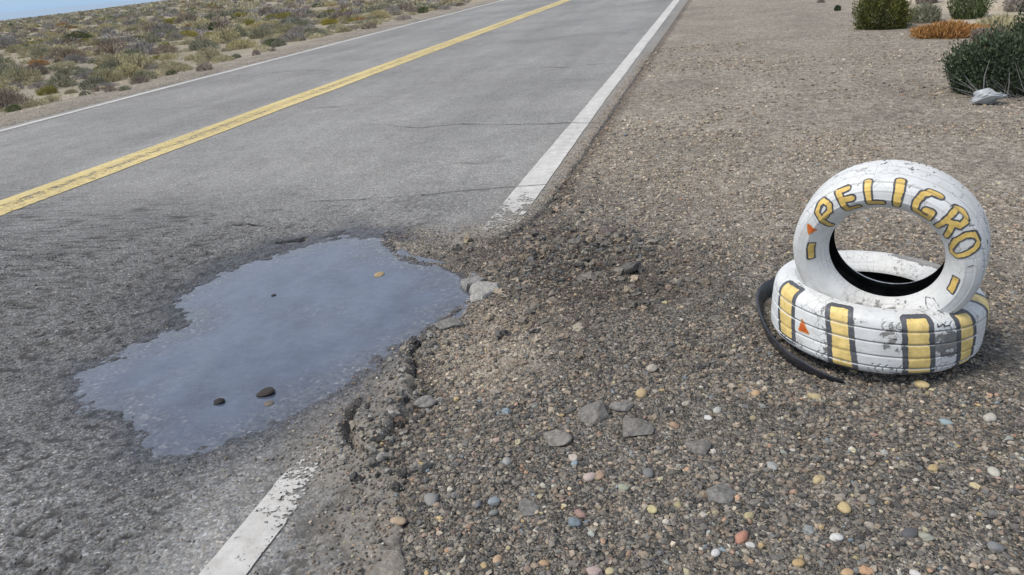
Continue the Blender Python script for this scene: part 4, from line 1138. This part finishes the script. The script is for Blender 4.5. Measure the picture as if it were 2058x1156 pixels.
# the rest of the scrub, fading into one mass towards the skyline
cols = {'greygreen': (.25,.25,.185), 'straw': (.42,.38,.25), 'brown': (.235,.195,.165), 'greytwig': (.30,.28,.275), 'olive': (.25,.225,.07), 'dark': (.095,.12,.06), 'rust': (.30,.17,.075)}
Vs, Fs_, Cs = [], [], []; off = 0
def tuft(x, y, w, hs, kn, nl):
    global off
    V, F, va = PROTO[kn][int(rng.integers(0, 3))][2:]
    pick = rng.choice(len(F), nl, replace=False)
    Q = V.reshape(-1, 4, 3)[pick]; cen = Q.mean(1, keepdims=True)
    Q = cen+(Q-cen)*np.sqrt(len(F)/nl)*.9
    a = rng.uniform(0, 6.28); R = np.array([[np.cos(a), -np.sin(a), 0], [np.sin(a), np.cos(a), 0], [0, 0, hs]])
    Q = (Q@R.T)*w
    z = float(ground_z(np.array([x]), np.array([y]), np.array([9.]))[0])
    Vs.append((Q+np.array([x, y, z-.01])).reshape(-1, 3)); Fs_.append(np.arange(4*nl).reshape(nl, 4)+off); off += 4*nl
    c = np.array(cols[kn])*rng.uniform(.75, 1.25)
    Cs.append(np.repeat(c*np.clip(1+.55*(va.reshape(-1, 4)[pick, :1]-.5)*2*.6, .4, 1.7), 4, axis=0).reshape(-1, 3))
n = 0
while n < 6500:
    d = 9+430*rng.random()**1.75; az = rng.uniform(math.radians(8), math.radians(66))
    x, y = -d*math.sin(az), d*math.cos(az)
    if x > -9.3: continue
    u, v, z = proj(np.array([[x, y, 0.]]))
    if u[0] < -420 or u[0] > 1060 or v[0] > 380 or v[0] < -90: continue
    kn = kinds[rng.choice(7, p=pk)]
    w = rng.uniform(.35, .85)*(1+.6*min(1, d/90)); n += 1
    if d < 28: w *= .55; kn = 'straw' if rng.random() < .5 else kn
    if d < 20 and rng.random() < .55: continue
    tuft(x, y, w, rng.uniform(.55, 1.0), kn, 520 if d < 30 else (160 if d < 80 else 44))
# dry tussocks on the verge and among the shrubs
M_SCRUB = make_tinted('scrub_leaf', .8, .1, 8, .15, .12)
obj('scrub', mesh_data('scrub', np.concatenate(Vs), np.concatenate(Fs_), [M_SCRUB], colors=np.concatenate(Cs), smooth=False), kind='stuff')
def grass(n, xr, yr, keep, ln, col, name, seed, up=.62, spread=.55):
    r = np.random.default_rng(seed)
    x = r.uniform(*xr, n); y = r.uniform(*yr, n); k = keep(x, y, r); x, y = x[k], y[k]
    z = ground_z(x, y, np.full(len(x), 9.))-.006
    d = r.normal(0, spread, (len(x), 3)); d[:, 2] = up; d /= np.linalg.norm(d, axis=1)[:, None]
    l = ln*r.uniform(.5, 1.5, len(x))
    V, F = blades(np.stack([x, y, z], 1), d, l, l*.10, r)
    c = np.array(col)*r.uniform(.6, 1.35, (len(x), 1))
    return obj(name, mesh_data(name, V, F, [M_SCRUB], colors=np.repeat(c, 4, 0), smooth=False), kind='stuff')
grass(52000, (-30, -8.15), (4, 46), lambda x, y, r: in_view(x, y, 200) & (r.random(len(x)) < sstep(.30, .60, fbm(x*.6, y*.6, 161, 3)*.5+.5)*(.25+.75*sstep(-8.3, -9.6, x))), .075, (.46,.40,.27), 'dry_grass', 21)

# ------------------------------------------------------------------ bushes on the right
def bush(label, px_base, w_px, hgt, kn, n, leaf, wide, up, seed, cat='shrub', nst=26, lumps=11, name='roadside_bush', shell=.5, ry=1.0, parts=True, waist=.72):
    rng = np.random.default_rng(seed)
    p = unproj(*px_base, 0); dep = np.dot(p-CAM, F_AX); rx = w_px/FPX*dep/2
    z = float(ground_z(np.array([p[0]]), np.array([p[1]]), np.array([9.]))[0])
    root = bpy.data.objects.new(name, None); link(root); root.location = (p[0], p[1], z); root.empty_display_size = .2
    root['label'] = label; root['category'] = cat; root['group'] = 'bushes and tussocks right of the gravel'
    V, F, va = crown(rng, n, rx, hgt, leaf, wide, up, lumps=lumps, shell=shell, waist=waist)
    V[:, 1] *= ry
    obj('foliage', mesh_data('foliage', V, F, [LEAF[kn]], dict(vary=va), smooth=False), root)
    if parts:
        Vs, Fs2 = stems(rng, nst, rx*.95, hgt*.95, .006)
        obj('stem', mesh_data('stem', Vs, Fs2, [M_STEM], smooth=False), root)
    return root
bush('rounded dark yellow-green bush at the top, on the far edge of the gravel', (1772,54), 142, .62, 'yellowgreen', 11000, .034, .34, .45, 401)
bush('low rust-orange dry bush, right of the rounded dark bush', (1905,70), 170, .17, 'rust', 6500, .06, .14, .5, 402)
bush('low brown and straw tussock beside the rust-orange bush', (1985,80), 80, .16, 'brown', 2200, .06, .14, .5, 403)
bush('small rust tuft between the rust-orange bush and the big green shrub', (1962,103), 52, .10, 'rust', 1200, .05, .14, .5, 404)
bush('pale grey-green rounded tussock between the dark bush and the brown bush', (1862,42), 82, .30, 'greygreen', 2600, .05, .16, .55, 405)
bush('brownish olive bush at the top edge, behind the rust-orange bush', (1945,36), 100, .55, 'dark', 4200, .05, .2, .55, 406)
bush('big dark green leafy shrub at the right edge, above the pale bag', (2002,180), 262, .47, 'green', 22000, .026, .42, .35, 407, lumps=13)
bush('second dark green shrub just outside, leaning over the bag from behind', (2090,150), 210, .66, 'green', 16000, .026, .42, .35, 408, lumps=14)
bush('tiny green tuft alone on the gravel, left of the rounded dark bush', (1683,20), 18, .10, 'green', 360, .035, .3, .6, 409, parts=False)
bush('tiny brown tuft at the top edge, left of the tiny green tuft', (1650,4), 20, .07, 'brown', 320, .035, .2, .6, 410, parts=False)
bush('pale straw tussock behind the rust-orange bush, at the top right', (2010,60), 110, .22, 'straw', 2600, .07, .10, .7, 411)
bush('straw tussock at the right edge above the big green shrub', (2060,85), 80, .24, 'straw', 2000, .07, .10, .7, 412)
bush('grey twiggy bush at the top right corner', (2050,22), 90, .45, 'greytwig', 2600, .06, .14, .5, 413)
bush('brown bush at the top edge between the two dark bushes', (1862,8), 60, .40, 'brown', 2200, .05, .16, .5, 414)
rr = np.random.default_rng(9)
for q in range(26):   # further bushes above the frame, seen only from other positions
    y = rr.uniform(13, 34); x = rr.uniform(2.6+.02*y, 12+.2*y)
    w = rr.uniform(.5, 1.1); kn = ['yellowgreen', 'brown', 'dark', 'greygreen', 'straw'][q % 5]
    if proj(np.array([[x, y, .5*w]]))[1][0] > -25: continue
    z = float(ground_z(np.array([x]), np.array([y]), np.array([9.]))[0])
    kk = kn if kn in PROTO else 'dark'
grass(26000, (1.6, 6.5), (5.5, 17), lambda x, y, r: in_view(x, y, 200) & (r.random(len(x)) < sstep(.5, .72, fbm(x*.7, y*.7, 171, 3)*.5+.5)*sstep(2.35, 3.2, x)), .08, (.48,.42,.29), 'dry_grass', 22)

# pale crumpled plastic bag caught under the big shrub
rng = np.random.default_rng(31)
Vb, Fb = ICO3
Vq = Vb.copy()
for _ in range(46):
    nrm = rng.normal(0, 1, 3); nrm /= np.linalg.norm(nrm); Vq = Vq-np.maximum(Vq@nrm-rng.uniform(.5, .8), 0)[:, None]*nrm*1.2
Vq = Vq*(1+.16*np.sin(Vb@rng.normal(0, 5, 3)+1)*np.sin(Vb@rng.normal(0, 4, 3)))[:, None]
Vq = Vq*np.array([.17, .11, .085]); Vq[:, 2] *= 1-.45*np.exp(-((Vq[:, 0]-.05)/.035)**2); Vq[:, 2] -= Vq[:, 2].min()
knot = np.array([.10, -.03, .055])
kd = np.exp(-((Vq-knot)**2).sum(1)/.0012); Vq = Vq+kd[:, None]*np.array([.02, -.01, .035])
M_BAG = make_simple('grey_white_plastic', (.36, .38, .40), .38, .5, .15, 14, .4, 40, .006)
pb = unproj(1985, 208, 0)
zb = float(ground_z(np.array([pb[0]]), np.array([pb[1]]), np.array([9.]))[0])-.008
obj('plastic_bag', mesh_data('plastic_bag', Vq, Fb, [M_BAG]), label='crumpled pale grey plastic bag lying under the big green shrub', cat='plastic bag', loc=(pb[0], pb[1], zb))
# bleached branches leaning out from under the shrub above the bag
rd = np.random.default_rng(33); Vs, Fs2 = [], []
for q in range(64):
    b = np.array([rd.uniform(-.10, .30), rd.uniform(-.10, .10), rd.uniform(-.01, .05)])
    dv = np.array([rd.normal(-.55, .40), rd.normal(.1, .3), rd.uniform(.25, .9)]); dv /= np.linalg.norm(dv)
    L = rd.uniform(.10, .27); w = rd.uniform(.0022, .0045); o = len(Vs)
    for f, k in ((0, 1), (.5, .8), (1, .3)):
        p = b+dv*L*f+rd.normal(0, .008, 3)*(f > 0)
        for g in (0, 2.09, 4.19): Vs.append(p+w*k*np.array([np.cos(g), np.sin(g), .2]))
    for r in range(2):
        for g in range(3): Fs2.append((o+r*3+g, o+r*3+(g+1) % 3, o+r*3+3+(g+1) % 3, o+r*3+3+g))
pd = unproj(2000, 196, 0)
M_DEAD = make_simple('bleached_twig', (.26, .25, .245), .85, .15)
obj('dead_branches', mesh_data('dead_branches', np.array(Vs), np.array(Fs2), [M_DEAD], smooth=False), label='tangle of bleached grey twigs under the big green shrub, just over the bag', cat='dead branches', loc=(pd[0], pd[1], zb))
